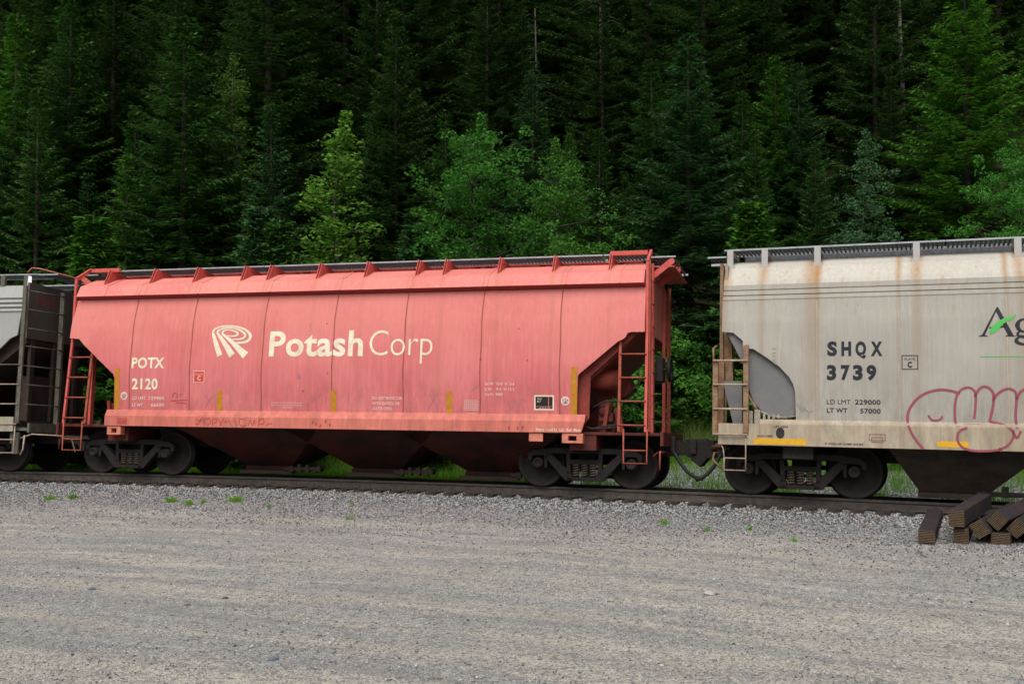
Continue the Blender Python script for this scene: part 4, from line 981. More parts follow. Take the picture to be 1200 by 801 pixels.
# near side: right edge slants inward below the eaves
b = MB(); L0 = -14.0
pts = [(L0, zx), (gp_(23.5, 364).x, zx), (gp_(18.5, 392).x, gp_(18.5, 392).z), (gp_(10, 396).x, gp_(10, 396).z), (gp_(0, 406).x, gp_(0, 406).z), (gp_(-45, 445).x, gp_(-45, 445).z), (gp_(-45, 488).x, 1.30), (L0, 1.30)]
b.prism(pts, -1.50, -1.46); b.prism(pts, 1.46, 1.50); b.build('side_sheet', GP, gry)
zz_ = [zg(y) for y in (341, 347.5, 353, 358.5, 364)]
rp3 = [(0,4.15),(-.6,4.10),(-1.1,zg(336)+.1),(-1.30,zz_[0]),(-1.36,zz_[0]-.05),(-1.41,zz_[1]),(-1.37,zz_[1]-.03),(-1.45,zz_[2]),(-1.40,zz_[2]-.03),(-1.49,zz_[3]),(-1.44,zz_[3]-.03),(-1.53,zz_[4]),(-1.47,zz_[4]-.03)]
full = [(-y, z) for y, z in rp3[::-1]][:-1]+rp3; rf = MB(); vs = []; fs = []
xr = gp_(26, 345).x
for y, z in full: vs += [(L0, y, z), (xr, y, z)]
for i in range(len(full)-1): fs.append((2*i, 2*i+1, 2*i+3, 2*i+2))
rf.add(vs, fs); n_ = len(full); rf.add([(xr, y, z) for y, z in full], [list(range(n_))]); rf.build('roof', GP, gry)
for y0, y1 in ((-1.05, -.5), (.5, 1.05)): running_board(gry, -8, xr+.05, y0, y1, gp_(15, 322, -1.0).z, M['grate_edge'], M['grate'])
zrb = gp_(15, 322, -1.0).z
running_board(gry, xr+.05, xr+.52, -1.1, 1.45, zrb-.02, M['grate_edge'], M['grate'])
b = MB()
for px in (6, 33): 
    xx_ = gp_(px, 330, -1.05).x; b.box((xx_-.05,-1.13,3.95),(xx_+.05,-1.06,zrb-.04))
b.build('board_bracket', M['olive_post'], gry)
b = MB(); xx_ = gp_(34.5, 330, -1.2).x; b.add([(xx_-.05,-1.2,zrb-.30),(xx_+.06,-1.2,zrb-.33),(xx_+.05,-1.2,zrb-.08),(xx_-.03,-1.2,zrb-.06)], [(0,1,2,3)]); b.build('white_tag', mat('white_card', (.75,.77,.78), .6), gry)
# end sheet, platform, sill
b = MB(); zl_e = gp_(60, 396, -1.3).z
b.box((xr-.02,-1.36,zl_e),(xr+.03,1.42,4.12)); b.build('end_bulkhead', GE, gry)
b = MB(); zq = lambda px, py, y: gp_(px, py, y).z
b.text = None
mk = Marks(lambda z: 0, 0)
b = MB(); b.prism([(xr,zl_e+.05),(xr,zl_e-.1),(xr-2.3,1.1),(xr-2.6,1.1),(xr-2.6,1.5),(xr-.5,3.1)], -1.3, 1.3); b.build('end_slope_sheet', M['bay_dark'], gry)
b = MB()
for yy_ in (-1.1, -.3, .5, 1.15): b.box((xr-.06,yy_-.07,1.1),(xr+.02,yy_+.07,zl_e)); 
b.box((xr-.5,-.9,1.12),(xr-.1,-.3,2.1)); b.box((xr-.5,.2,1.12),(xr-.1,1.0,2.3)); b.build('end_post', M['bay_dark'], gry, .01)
xs_ = gp_(15, 500, -1.6).x; zs0 = gp_(5, 505, -1.6).z; zs1 = gp_(5, 488, -1.6).z
b = MB(); b.box((L0,-1.60,zs0),(xs_,-1.55,zs1)); b.box((L0,1.55,zs0),(xs_,1.60,zs1)); b.build('side_sill', car_paint('drab_sill_paint', (.26,.24,.18), (.32,.29,.22), (.2,.13,.07), .4), gry)
b = MB(); b.box((xr-1.8,-1.5,zs0+.02),(xr+.28,1.5,zs0+.08)); b.box((xr+.28,-1.5,zs0-.02),(xr+.33,1.5,zs0+.18)); b.build('end_platform', M['olive_post'], gry)
b = MB(); b.box((L0,-.32,.62),(xr+.3,.32,1.0)); b.build('centre_sill', M['black'], gry)
xl = gp_(26, 420, -1.55).x; xl2 = gp_(-25, 420, -1.55).x; y_l = -1.58
b = MB(); b.box((xl-.05,y_l-.02,1.05),(xl+.04,y_l+.03,gp_(28, 335, -1.5).z)); b.box((xl2-.05,y_l-.02,1.05),(xl2+.04,y_l+.03,2.8)); lad = b.build('ladder', M['olive_post'], gry, .005)
for py in (427, 450, 473, 496.5):
    z = gp_(10, py, y_l).z; r_ = MB(); r_.tube([(xl2,y_l-.03,z),(xl,y_l-.03,z)], .015, 6); r_.build('rung', M['pale_bar'] if py > 430 else M['olive_post'], lad)
xe = xr+.30; b = MB()
for yy_ in (-.55,): b.box((xe-.05,yy_-.04,1.0),(xe+.05,yy_+.04,4.0))
el = b.build('end_ladder', M['olive_post'], gry, .005)
for z in (gp_(30, 340, -1.5).z, gp_(30, 362, -1.5).z, gp_(30, 384, -1.5).z, gp_(30, 405, -1.5).z, gp_(30, 428, -1.5).z, gp_(30, 450, -1.5).z, gp_(30, 473, -1.5).z):
    r_ = MB(); r_.tube([(xl,-1.52,z),(xe+.05,-.55,z-.02)], .014, 6); r_.build('rung', M['olive_post'], el)
b = MB(); z = zrb; b.tube([(xr-.1,-1.15,z+.12),(xr+.1,-1.15,z+.10),(xr+.9,-.3,z-.10)], .014, 6, 0); b.tube([(xr-.2,-1.15,z+.02),(xr-.1,-1.15,z+.12)], .012, 6); b.build('end_handrail', M['pad'], gry)
b = MB(); b.tube([(xl2,y_l,1.0),(xl2,y_l,.42),(xl-.05,y_l,.42),(xl-.05,y_l,1.0)], .014, 6); b.tube([(xl2,y_l,.70),(xl-.05,y_l,.70)], .014, 6); b.build('stirrup_step', M['pale_bar'], gry)
bx_ = gp_(18, 515, -1.5).x; b = MB(); b.box((bx_-.12,-1.52,.62),(bx_+.08,-1.46,zs0-.02)); b.box((bx_-.06,-1.52,.40),(bx_+.08,-1.46,.62)); b.build('step_post', M['olive_post'], gry)
b = MB(); b.tube([(bx_+.05,-1.45,.72),(bx_+.35,-1.45,.82),(bx_+.75,-1.2,.80),(bx_+1.0,-1.0,.72),(bx_+1.1,-1.0,.45)], .016, 6); b.tube([(bx_+.2,-1.48,.80),(bx_+.18,-1.48,.5),(bx_+.12,-1.48,.38)], .018, 6); b.tube([(bx_+.8,-1.2,.80),(bx_+2.0,.3,.66)], .012, 6); b.build('uncoupling_lever', M['pale_bar'], gry)
# faint writing on the dark end
def end_marks():
    V = []; Fc = []; ms = []
    def put(txt, yc, z, size, m):
        bm = text_bm(txt); a, b2, c2, d2 = extent(bm); base_ = len(V); bm.verts.index_update()
        for v in bm.verts: V.append((xr+.034, yc+(v.co.x-a)*size, z+v.co.y*size))
        for f in bm.faces: Fc.append([base_+v.index for v in f.verts]); ms.append(m)
        bm.free()
    put('SHOES', .75, zq(72,382,0.5), .09, 1); put('COMP 2"', .55, zq(72,388,.5), .085, 1); put('AUTO ADJ', .5, zq(72,394,.5), .085, 1)
    put('KEEP OFF', -1.05, zq(45,352,-1.), .14, 0); put('ROOF END', -1.05, zq(45,357,-1.), .12, 0)
    me = bpy.data.meshes.new('end_marking'); me.from_pydata(V, [], Fc)
    for m_ in (M['red_mark'], M['black']): me.materials.append(m_)
    me.polygons.foreach_set('material_index', ms); link('end_marking', me, gry)
end_marks()
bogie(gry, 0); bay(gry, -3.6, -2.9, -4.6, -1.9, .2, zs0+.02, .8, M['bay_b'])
coupler(gry, xr+.3, xr+.85)

# ================================================================= STACK OF SLEEPERS (railway ties)
tm = mat('creosoted_tie_side', (.05,.035,.035), .8); t = NT(tm)
n1 = t.noise(t.coord((1.5, 9, 9)), 4, 6, .7); n2 = t.noise(t.coord(), 1.3, 3, .6)
c = t.mix(t.ramp(n1, .35, .7), (.009,.008,.010), (.040,.030,.034)); c = t.mix(t.ramp(n2, .5, .7, 0, .6), c, (.075,.028,.024)); t.base(c); t.bump(n1, .8, .012)
em = mat('sawn_tie_end', (.2,.12,.06), .85); t = NT(em); X = t.xyz()
wv = t.n.new('ShaderNodeTexWave'); wv.wave_type = 'BANDS'; wv.bands_direction = 'Z'; wv.inputs['Scale'].default_value = 13.5; wv.inputs['Distortion'].default_value = .9; wv.inputs['Detail'].default_value = 3; wv.inputs['Detail Scale'].default_value = 6
t.l.new(t.coord(), wv.inputs['Vector']); n3 = t.noise(t.coord(), 22, 5, .7)
c = t.mix(t.ramp(n3, .35, .65), (.15,.10,.055), (.08,.052,.028)); c = t.mix(t.ramp(wv.outputs['Fac'], .62, .30), c, (.022,.015,.010)); t.base(c); t.bump(wv.outputs['Fac'], .8, .01)
def tie(px, py, Yd, w, h, roll, yaw, length, label, tiltz=0):
    """px,py: photo point of the middle of the near end; Yd its depth; yaw of its length from straight away, clockwise"""
    d = ray(px, py); k = Yd/d.y; P0 = Vector((0, 0, CAMZ))+d*k
    b = MB(); e_ = .012
    sec = [(-w/2+e_,-h/2),(w/2-e_,-h/2),(w/2,-h/2+e_),(w/2,h/2-e_),(w/2-e_,h/2),(-w/2+e_,h/2),(-w/2,h/2-e_),(-w/2,-h/2+e_)]
    n_ = 8; N = 10; vs = []; fs = []; ms = []
    rr = random.Random(int(px))
    for i in range(N+1):
        for a, c_ in sec: vs.append((a+rr.uniform(-.004,.004), length*i/N+rr.uniform(-.004,.004)*(0 < i < N), c_+rr.uniform(-.004,.004)))
    for i in range(N):
        for j in range(n_): fs.append((i*n_+j, i*n_+(j+1) % n_, (i+1)*n_+(j+1) % n_, (i+1)*n_+j)); ms.append(0)
    fs.append(list(range(n_-1, -1, -1))); ms.append(1); fs.append([N*n_+j for j in range(n_)]); ms.append(1)
    b.add(vs, fs); b.m = ms; o = b.build('railway_tie', [tm, em])
    X = Vector((math.cos(yaw), -math.sin(yaw), 0)); Yv = Vector((math.sin(yaw), math.cos(yaw), tiltz)).normalized(); Z = X.cross(Yv)
    Rm = Matrix((X, Yv, Z)).transposed() @ Matrix.Rotation(roll, 3, 'Y')
    o.matrix_world = Matrix.Translation(P0) @ Rm.to_4x4()
    tag(o, label, 'railway tie', 'old railway ties piled beside the track')
    return o
q6 = lambda x, y: (1050+x/7.28, 550+y/7.28)
tie(*q6(262, 571), 14.5, .225, .175, 0, R(25), 2.5, 'dark creosoted tie lying flat alone at the left of the pile')
tie(*q6(555, 567), 14.55, .205, .215, 0, R(27), 2.4, 'tie at the bottom of the pile directly under the highest tie')
tie(*q6(516, 417), 14.50, .205, .235, 0, R(33), 2.5, 'highest tie, brown sided, resting square on another tie end', tiltz=.0)
tie(*q6(716, 505), 14.5, .20, .22, R(-34), R(35), 2.4, 'tie rolled on edge against the highest tie, its end tilted like a diamond')
tie(*q6(892, 598), 14.45, .245, .19, 0, R(32), 2.4, 'flat bottom tie under two tilted ties with vertical end grain')
tie(*q6(862, 432), 14.5, .21, .205, R(-47), R(38), 2.4, 'upper tie tilted like a diamond above the flat bottom tie, pale sawn end')
tie(*q6(1032, 500), 14.45, .22, .20, R(-48), R(38), 2.4, 'tilted tie with a greyed end leaning at the right of the pile')
tie(*q6(1190, 607), 14.4, .24, .21, 0, R(34), 2.4, 'bottom tie at the far right of the pile, cut by the picture edge')

# ================================================================= VEGETATION
def leafmat(name, a, b_, transl=.25, scale=2.5, rough=.65):
    m = mat(name, a, rough, spec=.2); t = NT(m)
    oi = t.n.new('ShaderNodeObjectInfo'); n = t.noise(t.coord(kind='Object'), scale, 4, .7)
    c = t.mix(t.ramp(n, .35, .68), a, b_); c = t.mix(t.math('MULTIPLY', oi.outputs['Random'], .35), c, tuple(v*.55 for v in a))
    t.base(c); tr = t.n.new('ShaderNodeBsdfTranslucent'); t.l.new(c, tr.inputs[0]); mx = t.n.new('ShaderNodeMixShader'); mx.inputs[0].default_value = transl
    out = t.n['Material Output']; t.l.new(t.b.outputs[0], mx.inputs[1]); t.l.new(tr.outputs[0], mx.inputs[2]); t.l.new(mx.outputs[0], out.inputs[0]); return m
LM = dict(dark=leafmat('dark_needles', (.032,.085,.016), (.060,.13,.026)), mid=leafmat('spruce_needles', (.040,.125,.022), (.080,.19,.034)),
          blue=leafmat('bluish_needles', (.038,.115,.034), (.075,.18,.052)), bright=leafmat('bright_needles', (.06,.19,.018), (.11,.27,.030)),
          yellow=leafmat('yellow_green_leaves', (.075,.20,.022), (.145,.30,.034), .4), green=leafmat('fresh_green_leaves', (.045,.18,.022), (.085,.27,.035), .4),
          grey=leafmat('greyish_green_leaves', (.05,.13,.05), (.085,.19,.075), .35), bush=leafmat('shrub_leaves', (.07,.22,.028), (.13,.33,.05), .4))
bark = dirty('grey_brown_bark', (.055,.045,.036), (.11,.10,.085), 9, .95, bump=.7)
bark_d = dirty('dark_bark', (.035,.028,.022), (.07,.058,.045), 9, .95, bump=.7)
bark_p = dirty('pale_dead_bark', (.15,.14,.12), (.30,.28,.25), 6, .9, bump=.5)
def conifer_meshes(name, H, Rb_, seed, lm, start=.05, step=.43, fill=1.0, seg=.105, bw=1.0):
    r = np.random.RandomState(seed); V = []; 
    tr = MB(); tr.tube([(0,0,-.4),(0.02,0,H*.3),(0,.03,H*.7),(0,0,H*.99)], [H*.0075+.03,H*.006+.02,H*.004+.010,.006], 8)
    z = H*start; blades = []
    def blade(p, d, L, w, up):
        s_ = np.cross(d, up); s_ /= (np.linalg.norm(s_)+1e-9); blades.append((p, p+d*L*.45+s_*w, p+d*L, p+d*L*.45-s_*w))
    while z < H-.12:
        f = (z-H*start)/(H*(1-start)); Lb = Rb_*((1-f)**1.0)*(.95 if f > .12 else .55+2.5*f)+.12; nb = 9 if f < .8 else 6; a0 = r.uniform(0, 6.28)
        for k in range(nb):
            if r.uniform() > fill: continue
            a = a0+k*6.283/nb+r.uniform(-.3, .3); L_b = Lb*r.uniform(.55, 1.18); el = (-.28+.75*f**1.5)+r.uniform(-.12, .12)
            dh = np.array([math.cos(a), math.sin(a), 0]); n_ = max(4, int(L_b/seg)); p0 = np.array([0, 0, z+r.uniform(-.05, .05)]); pts = []
            for i in range(n_+1):
                t_ = i/n_; pts.append(p0+dh*L_b*t_*math.cos(el)+np.array([0,0,1])*(L_b*t_*math.sin(el)+.16*L_b*t_**2.5-.10*L_b*math.sin(t_*3)*(1-f)))
            if L_b > .6: tr.tube([tuple(pts[0]), tuple(pts[n_//2]), tuple(pts[-1])], [.012+.006*L_b, .010, .003], 4)
            side = np.array([-dh[1], dh[0], 0])
            for i in range(1, n_+1):
                t_ = i/n_; 
                if t_ < .15: continue
                p = pts[i]; tl = (.18+.40*L_b*.45*(1-t_)**.7)*r.uniform(.7, 1.25); tl = min(tl, .75)
                for sg in (-1, 1):
                    ang = r.uniform(.65, 1.15); d = dh*math.cos(ang)+side*sg*math.sin(ang)+np.array([0,0,r.uniform(-.22,.10)]); d /= np.linalg.norm(d)
                    up = np.array([r.uniform(-.35,.35), r.uniform(-.35,.35), 1]); blade(p, d, tl, bw*(.028+.016*r.uniform()), up)
                    q_ = p+d*tl*.45
                    for s2, fr_ in ((-1, .25), (1, .25), (-1, .6), (1, .6)):
                        q_ = p+d*tl*fr_; d2 = d*.8+dh*.55*s2+side*.2*r.uniform(-1,1)+np.array([0,0,r.uniform(-.3,.08)]); d2 /= np.linalg.norm(d2); blade(q_, d2, tl*.55, bw*(.020+.014*r.uniform()), up)
                if r.uniform() < .6: blade(p, dh*.6+np.array([r.uniform(-.3,.3), r.uniform(-.3,.3), r.uniform(-.9,.35)]), .20, .03, side)
        z += step*(1-.45*f)*r.uniform(.8, 1.2)
    B = np.array(blades).reshape(-1, 3); Fq = np.arange(len(B)).reshape(-1, 4)
    co = npmesh('crown', B, Fq, lm); cm = co.data; bpy.data.objects.remove(co)
    to = tr.build('trunk', bark_d); tmn = to.data; bpy.data.objects.remove(to)
    return tmn, cm
def leafy_meshes(name, H, W_, seed, lm, leaf=.085, n=16000, shape='oval', base=.12, lean=0):
    r = np.random.RandomState(seed); tr = MB(); T = lambda z: np.array([lean*z+.12*math.sin(z*.9+seed), .1*math.sin(z*.7), z])
    tr.tube([tuple(T(H*.94*k/8)-(np.array([0,0,.4]) if k == 0 else 0)) for k in range(9)], [H*.008*(1-k/8.2)+.004 for k in range(9)], 8)
    cl = [(T(H*(.95+.01*k)), .10, .5) for k in range(5)]
    nl = int(H*7)
    for i in range(nl):
        f = base+(1-base)*(i+r.uniform())/nl; z = f*H
        if shape == 'oval': w = W_*(math.sin(math.pi*min(1, (f-base)/(1-base)*.80+.17))**.8)
        elif shape == 'cone': w = W_*(1-f)**.75+.12
        else: w = W_*(.6+.4*math.sin(f*9+seed))*(1-f**3)+.12
        w *= r.choice([.4, .7, 1.0, 1.3])*r.uniform(.8, 1.1); a = i*2.4+r.uniform(-.5, .5); up = r.uniform(.15, .55)
        p0 = T(z*.93); p1 = p0+np.array([math.cos(a)*w, math.sin(a)*w, w*up]); pm = (p0+p1)/2+np.array([0,0,-.05*w])
        tr.tube([tuple(p0), tuple(pm), tuple(p1)], [.012+.008*w, .010, .004], 4)
        m_ = max(2, int(w*5))
        for j in range(m_):
            t_ = .3+.75*(j+r.uniform())/m_; c_ = p0+(p1-p0)*t_+r.normal(0, .10+.08*w, 3); cl.append((c_, .13+.13*r.uniform(), r.uniform(.5, 1.3)))
    wts = np.array([c_[2] for c_ in cl]); k = r.choice(len(cl), n, p=wts/wts.sum()); C = np.array([c_[0] for c_ in cl])[k]; Sg = np.array([c_[1] for c_ in cl])[k]
    off = r.normal(0, 1, (n, 3)); off /= (np.linalg.norm(off, axis=1)[:,None]+1e-6); off *= (Sg*1.5*r.uniform(.25, 1, n)**.5)[:,None]; off[:, 2] *= .62; C = C+off
    a = r.normal(0, 1, (n, 3)); a[:, 2] *= .5; a /= np.linalg.norm(a, axis=1)[:,None]; b_ = np.cross(a, r.normal(0, 1, (n, 3))); b_ /= np.linalg.norm(b_, axis=1)[:,None]
    s_ = leaf*r.uniform(.6, 1.2, n)[:,None]; V = np.stack([C-a*s_*.5, C+b_*s_*.33, C+a*s_*.5, C-b_*s_*.33], 1).reshape(-1, 3)
    co = npmesh('crown', V, np.arange(4*n).reshape(-1, 4), lm); cm = co.data; bpy.data.objects.remove(co)
    to = tr.build('trunk', bark); tmn = to.data; bpy.data.objects.remove(to); return tmn, cm
def gz1(x, y): return float(ground_z(np.array([x]), np.array([y]))[0])
def plant(name, meshes, x, y, H, h0, wscale, rot, label, cat, group, crown_mat=None):
    r_ = empty(name, (x, y, gz1(x, y)-.05), (0, 0, rot)); s_ = H/h0; 
    tag(r_, label, cat, group)
    t_ = link('trunk', meshes[0], r_); c_ = link('crown', meshes[1], r_)
    for o in (t_, c_): o.scale = (s_*wscale, s_*wscale, s_)
    if crown_mat: 
        c_.material_slots[0].link = 'OBJECT'; c_.material_slots[0].material = crown_mat
    return r_
def place_top(name, meshes, h0, px, pytop, Y, wscale, rot, label, cat, group=None, crown_mat=None):
    """stands on the ground at depth Y, tall enough to reach where the photo shows its top"""
    d = ray(px, pytop); k = Y/d.y; x = d.x*k; zt_ = CAMZ+d.z*k; z0 = gz1(x, Y)
    return plant(name, meshes, x, Y, max(zt_-z0, 1.0), h0, wscale, rot, label, cat, group, crown_mat)
CON = [conifer_meshes('c%d' % i, 13, [3.0, 2.7, 2.5, 3.3][i], 20+i, LM['mid'], fill=[1, .95, .85, .95][i]) for i in range(4)]
TALL = [conifer_meshes('t%d' % i, 22, [3.6, 4.2, 3.3][i], 40+i, LM['dark'], start=[.05, .1, .15][i], step=.55, fill=[.95, .9, .88][i], seg=.16, bw=1.7) for i in range(3)]
SMALL = conifer_meshes('s', 5, 1.15, 61, LM['mid'], step=.20)
spr = 'spruces at the edge of the forest'
for (proto, px, py, Y, ws, ms, lab) in (
    (0, 216, 14, 31.5, 1.3, 'mid', 'tall pointed spruce with layered boughs behind the left half of the red car'),
    (1, 318, 118, 31, 1.05, 'blue', 'bluish spruce with a fine tip between the yellow green tree and the tall pointed spruce'),
    (3, 806, 38, 30, 1.35, 'blue', 'broad bluish spruce behind the gap between the red and beige cars'),
    (2, 20, 10, 34, 1.15, 'bright', 'bright green spruce filling the upper left corner'),
    (1, 84, -20, 36, 1.1, 'mid', 'dark spruce standing between the upper left corner and the tall pointed spruce'),
    (2, 45, 95, 30, .95, 'mid', 'shorter green spruce above the grey car at the left edge'),
    (2, 702, 145, 32, 1.1, 'mid', 'dark green spruce just left of the broad bluish spruce'),
    (0, 908, 62, 34, 1.25, 'bright', 'bright tiered spruce with drooping boughs above the left end of the beige car'),
    (1, 955, 165, 31, 1.0, 'mid', 'small tipped dark spruce behind the lettered end of the beige car'),
    (3, 885, 150, 32, .9, 'mid', 'short green spruce left of the small tipped dark spruce'),
    (3, 1130, -60, 29, 1.25, 'bright', 'large bright fir with a pale trunk above the beige car near the right edge'),
    (2, 1205, 20, 31, 1.1, 'bright', 'bright fir cut by the right edge of the picture'),
    (0, 1240, 130, 27, 1.0, 'green', 'light green young fir at the lower right of the forest'),
    (1, 480, 240, 30, 1.0, 'mid', 'low dark spruce right of the yellow green tree'),
    (0, 150, 175, 31, .9, 'bright', 'young spruce with bright tips low beside the tall pointed spruce'),
    (2, 668, 150, 33, .9, 'bright', 'narrow bright spruce right of the fresh green leafy tree'),
    (3, -45, 60, 30, 1.0, 'mid', 'spruce mostly cut by the left edge of the picture'),
    (1, 268, 90, 34, .85, 'dark', 'dark spruce hidden behind the slender pointed poplar')):
    place_top('spruce_tree', CON[proto], 13, px, py, Y, ws, random.uniform(0, 6), lab, 'spruce', spr, LM[ms])
for (px, py, Y, ws, ms, lab) in ((307, 235, 28, 1, 'blue', 'little bluish spruce above the middle left of the red car roof'), (488, 256, 28, 1.0, 'blue', 'tiny spruce tip just above the red car roof right of the yellow green tree'),
    (328, 250, 27.5, .9, 'mid', 'little green spruce directly right of the little bluish one'), (110, 245, 28.5, 1.1, 'bright', 'low bright spruce just above the left end of the red car'), (880, 230, 28, 1.1, 'bright', 'low bright green spruce at the left end of the beige car roof'),
    (735, 270, 28, 1.1, 'mid', 'low dark spruce above the right end of the red car roof')):
    place_top('young_spruce', SMALL, 5, px, py, Y, ws, random.uniform(0, 6), lab, 'spruce', 'young spruces along the forest edge', LM[ms])
place_top('poplar_tree', leafy_meshes('p', 9.5, 1.15, 5, LM['yellow'], n=7500, shape='cone', leaf=.11), 9.5, 400, 126, 29.5, 1.35, 0, 'yellow green broadleaf tree with sparse crown behind the red car', 'broadleaf tree', 'broadleaf trees at the forest edge')
place_top('poplar_tree', leafy_meshes('p2', 12, .8, 8, LM['yellow'], n=8500, shape='cone'), 12, 279, 58, 33, 1.4, 1, 'slender pointed poplar, olive green, right of the tall pointed spruce', 'broadleaf tree', 'broadleaf trees at the forest edge', leafmat('olive_leaves', (.05,.13,.018), (.10,.19,.025), .4))
BIR = leafy_meshes('b1', 9, 2.3, 12, LM['green'], n=26000, shape='oval', leaf=.10)
place_top('birch_tree', BIR, 9, 560, 130, 29, .95, 0, 'broad fresh green leafy tree above the middle of the red car', 'broadleaf tree', 'broadleaf trees at the forest edge')
place_top('birch_tree', leafy_meshes('b2', 8, 1.7, 14, LM['green'], n=17000), 8, 650, 158, 28, .9, 2, 'second fresh green leafy tree, smaller and lower, right of the broad one', 'broadleaf tree', 'broadleaf trees at the forest edge', leafmat('lime_leaves', (.05,.17,.02), (.09,.24,.03), .4))
place_top('willow_tree', leafy_meshes('w', 8, 1.5, 17, LM['grey'], n=14000, shape='cone'), 8, 1010, 150, 29, 1.0, 2, 'greyish green leafy tree behind the lettering end of the beige car', 'broadleaf tree', 'broadleaf trees at the forest edge')
place_top('birch_tree', BIR, 9, 1190, 160, 26, .8, 2.6, 'light green leafy tree behind the beige car roof at the right edge', 'broadleaf tree', 'broadleaf trees at the forest edge')
# bare pale snags
for (px, pyt, Y, lab) in ((1053, -60, 36, 'pale bare trunk with peeling bark standing right of the greyish leafy tree'), (702, -60, 41, 'pale thin bare trunk above the right half of the red car'), (627, 10, 42, 'thin grey bare trunk in the dark forest left of the pale one')):
    d = ray(px, pyt); k = Y/d.y; x = d.x*k; z0 = gz1(x, Y); H = CAMZ+d.z*k-z0; rt_ = empty('bare_tree', (x, Y, z0)); tag(rt_, lab, 'dead tree', 'bare trunks in the forest')
    b = MB(); b.tube([(0,0,-.3),(.1,0,H*.4),(.05,.1,H*.7),(0,0,H)], [.10,.09,.07,.03] if px > 1000 else [.06,.055,.045,.02], 8); b.build('trunk', bark_p if px > 1000 else bark, rt_)
    for i in range(22):
        z = H*random.uniform(.25, .97); a = random.uniform(0, 6.28); l_ = random.uniform(.4, 1.4)
        b = MB(); b.tube([(.06,.05,z),(math.cos(a)*l_*.5,math.sin(a)*l_*.5,z+.05),(math.cos(a)*l_,math.sin(a)*l_,z-.25*l_)], [.022,.014,.005], 4); b.build('branch', bark_d, rt_)
# understory of young conifers filling in below the tall ones
ru = random.Random(9)
for i in range(26):
    px = -60+i*52+ru.uniform(-14, 14); Yd = ru.uniform(32.5, 36)
    place_top('spruce_tree', CON[ru.randrange(4)], 13, px, ru.uniform(60, 210), Yd, ru.uniform(1.0, 1.3), ru.uniform(0, 6), 'young conifer filling the shaded understory at the foot of the forest', 'conifer', 'understory conifers', LM[ru.choice(['mid', 'dark', 'mid', 'blue'])])
# forest mass: individual dark conifers up the hillside
rr = random.Random(3)
rows = [(36.5, 2.6, 12, 18, 'nearer'), (41, 2.8, 15, 22, 'nearer'), (46, 3.2, 17, 25, 'mid'), (53, 3.6, 18, 26, 'mid'), (62, 4.4, 18, 26, 'far'), (80, 6.0, 18, 26, 'far'), (98, 7.5, 18, 26, 'far')]
labs = {'nearer': 'tall dark conifer in the first shaded rows behind the forest edge', 'mid': 'tall dark conifer in the middle of the forested slope', 'far': 'dark conifer far up the forested slope'}
for (Y, sp_, h0, h1, z) in rows:
    x = -Y*.60
    while x < Y*.60:
        yy_ = Y+rr.uniform(-2.5, 2.5); xx_ = x+rr.uniform(-.4, .4)*sp_; H = rr.uniform(h0, h1); k = rr.randrange(3)
        if rr.random() < (.5 if Y < 50 else .2): plant('spruce_tree', CON[rr.randrange(4)], xx_, yy_, H*.75, 13, rr.uniform(.9, 1.2), rr.uniform(0, 6), labs[z], 'conifer', z+' conifers on the slope', LM['dark'])
        else: plant('conifer_tree', TALL[k], xx_, yy_, H, 22, rr.uniform(.95, 1.3), rr.uniform(0, 6), labs[z], 'conifer', z+' conifers on the slope')
        x += sp_*rr.uniform(.7, 1.2)
# shrubs behind the track
BU = [leafy_meshes('u%d' % i, 2.2, 1.1, 70+i, LM['bush'], n=7000, shape='oval', leaf=.075, base=.02) for i in range(2)]
for i, (px, pyt, Y, ws, lab) in enumerate(((818, 388, 28.5, 1.0, 'leafy shrub filling the gap between the red and beige cars'), (785, 372, 29.5, 1.0, 'taller shrub behind the right end of the red car'), (852, 405, 28, .9, 'shrub seen behind the ladder of the beige car'),
    (745, 400, 28, 1.1, 'shrub seen through the right end ladder of the red car'), (105, 425, 29, 1.1, 'shrub seen through the left end ladder of the red car'), (125, 415, 30.5, 1.1, 'shrub behind the left cut away corner of the red car'),
    (1052, 500, 25, .8, 'low shrub seen below the sill of the beige car'), (1185, 505, 24.5, .8, 'low shrub beneath the beige car at the right edge'))):
    place_top('shrub', BU[i % 2], 2.2, px, pyt, Y, ws*1.1, i*1.3, lab, 'shrub', 'leafy shrubs behind the track')
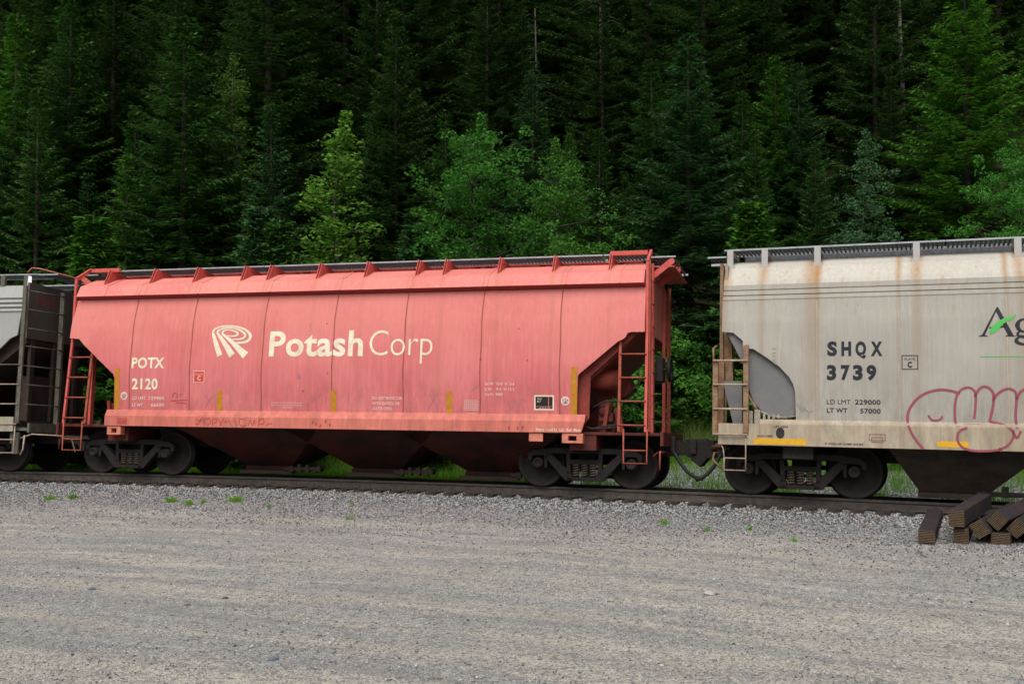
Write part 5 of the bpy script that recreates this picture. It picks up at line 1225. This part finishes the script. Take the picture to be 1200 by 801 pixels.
# grass
def grass(name, x, y, h, w, cols, label, kind, matl, cat='grass', group=None):
    n = len(x); z = ground_z(x, y); a = rs.uniform(0, 6.28, n); lean = rs.uniform(.1, .55, n)*h; la = rs.uniform(0, 6.28, n)
    dx, dy = np.cos(a)*w/2, np.sin(a)*w/2; V = np.zeros((n, 5, 3))
    V[:,0] = np.stack([x-dx, y-dy, z-.02], 1); V[:,1] = np.stack([x+dx, y+dy, z-.02], 1)
    V[:,2] = np.stack([x+dx*.7+np.cos(la)*lean*.35, y+dy*.7+np.sin(la)*lean*.35, z+h*.6], 1); V[:,3] = np.stack([x-dx*.7+np.cos(la)*lean*.35, y-dy*.7+np.sin(la)*lean*.35, z+h*.6], 1)
    V[:,4] = np.stack([x+np.cos(la)*lean, y+np.sin(la)*lean, z+h], 1)
    b0 = np.arange(n)*5; F4 = np.stack([b0, b0+1, b0+2, b0+3], 1); F4b = np.stack([b0+3, b0+2, b0+4, b0+4], 1)
    me = bpy.data.meshes.new(name); vv = V.reshape(-1, 3)
    faces4 = F4; tri = np.stack([b0+3, b0+2, b0+4], 1)
    loops = np.concatenate([F4.ravel(), tri.ravel()]); starts = np.concatenate([np.arange(n)*4, 4*n+np.arange(n)*3])
    me.vertices.add(len(vv)); me.vertices.foreach_set('co', vv.astype(np.float32).ravel()); me.loops.add(len(loops)); me.loops.foreach_set('vertex_index', loops.astype(np.int32))
    me.polygons.add(2*n); me.polygons.foreach_set('loop_start', starts.astype(np.int32)); me.update(calc_edges=True); me.materials.append(matl); me.validate()
    o = link(name, me); tag(o, label, cat, group, kind); return o
GM = leafmat('meadow_grass', (.13,.33,.022), (.21,.43,.04), .5, 1.2); GM2 = leafmat('tall_seed_grass', (.17,.28,.06), (.27,.36,.10), .4, 1.2)
n = 85000; x = rs.uniform(-19, 16, n); d = -2.5-8.5*rs.uniform(0, 1, n)**1.4
edge = np.where(x > 1.3, 4.9, np.where(x < -3, -.2, .2)); k = (d < -2.6-edge*rs.uniform(0, 1, n)**.25-.25*np.sin(x*3)) | ((x > 1.3) & (np.sin(x*2.3)*np.sin(d*2.1+x) > .5) & (d < -2.8)); x = x[k]; d = d[k]; y = at_d(x, d)
grass('grass', x, y, rs.uniform(.12, .34, len(x)), .014, None, 'fresh green grass growing behind the track', 'stuff', GM)
n = 9000; x = rs.uniform(-2, 9, n); y = at_d(x, -8.0-2.0*rs.uniform(0, 1, n)); grass('tall_grass', x, y, rs.uniform(.5, 1.15, n), .010, None, 'tall pale seed grass in front of the shrubs behind the track', 'stuff', GM2)
def tuft(px, py, size, n, lab):
    dv = ray(px, py); k = (-.24-CAMZ)/dv.z; cx, cy = dv.x*k, dv.y*k; x = cx+rs.normal(0, size*.5, n); y = cy+rs.normal(0, size*.4, n)
    o = grass('grass_tuft', x, y, rs.uniform(.05, .15, n)*min(1.3, .6+size*2), .010, None, lab, None, GM, 'grass tuft', 'small green tufts in the gravel')
for px, py, s_, n, lab in ((58, 584, .10, 110, 'leftmost bright tuft in the gravel beside the track'), (86, 583, .11, 120, 'bright tuft just right of the leftmost tuft'), (201, 587, .12, 130, 'tuft at the left of the row of tufts below the red car'), (220, 590, .10, 110, 'lowest tuft in the row below the left bogie of the red car'), (238, 588, .06, 40, 'tiny sparse tuft between two fuller tufts'),
    (276, 587, .15, 160, 'widest tuft at the right of the row below the red car'), (315, 593, .06, 25, 'sparse tuft right of the widest tuft'), (412, 591, .05, 25, 'thin sprig in the gravel below the middle of the red car'), (410, 607, .07, 35, 'sprig lower in the gravel below the middle of the red car'), (779, 613, .08, 50, 'small tuft in the gravel below the right end of the red car'), (828, 621, .06, 35, 'faint tuft in the gravel below the gap between cars'), (879, 620, .06, 30, 'faint yellowish tuft below the left wheel of the beige car'), (930, 634, .05, 30, 'lowest sprig below the bogie of the beige car')):
    tuft(px, py, s_, n, lab)
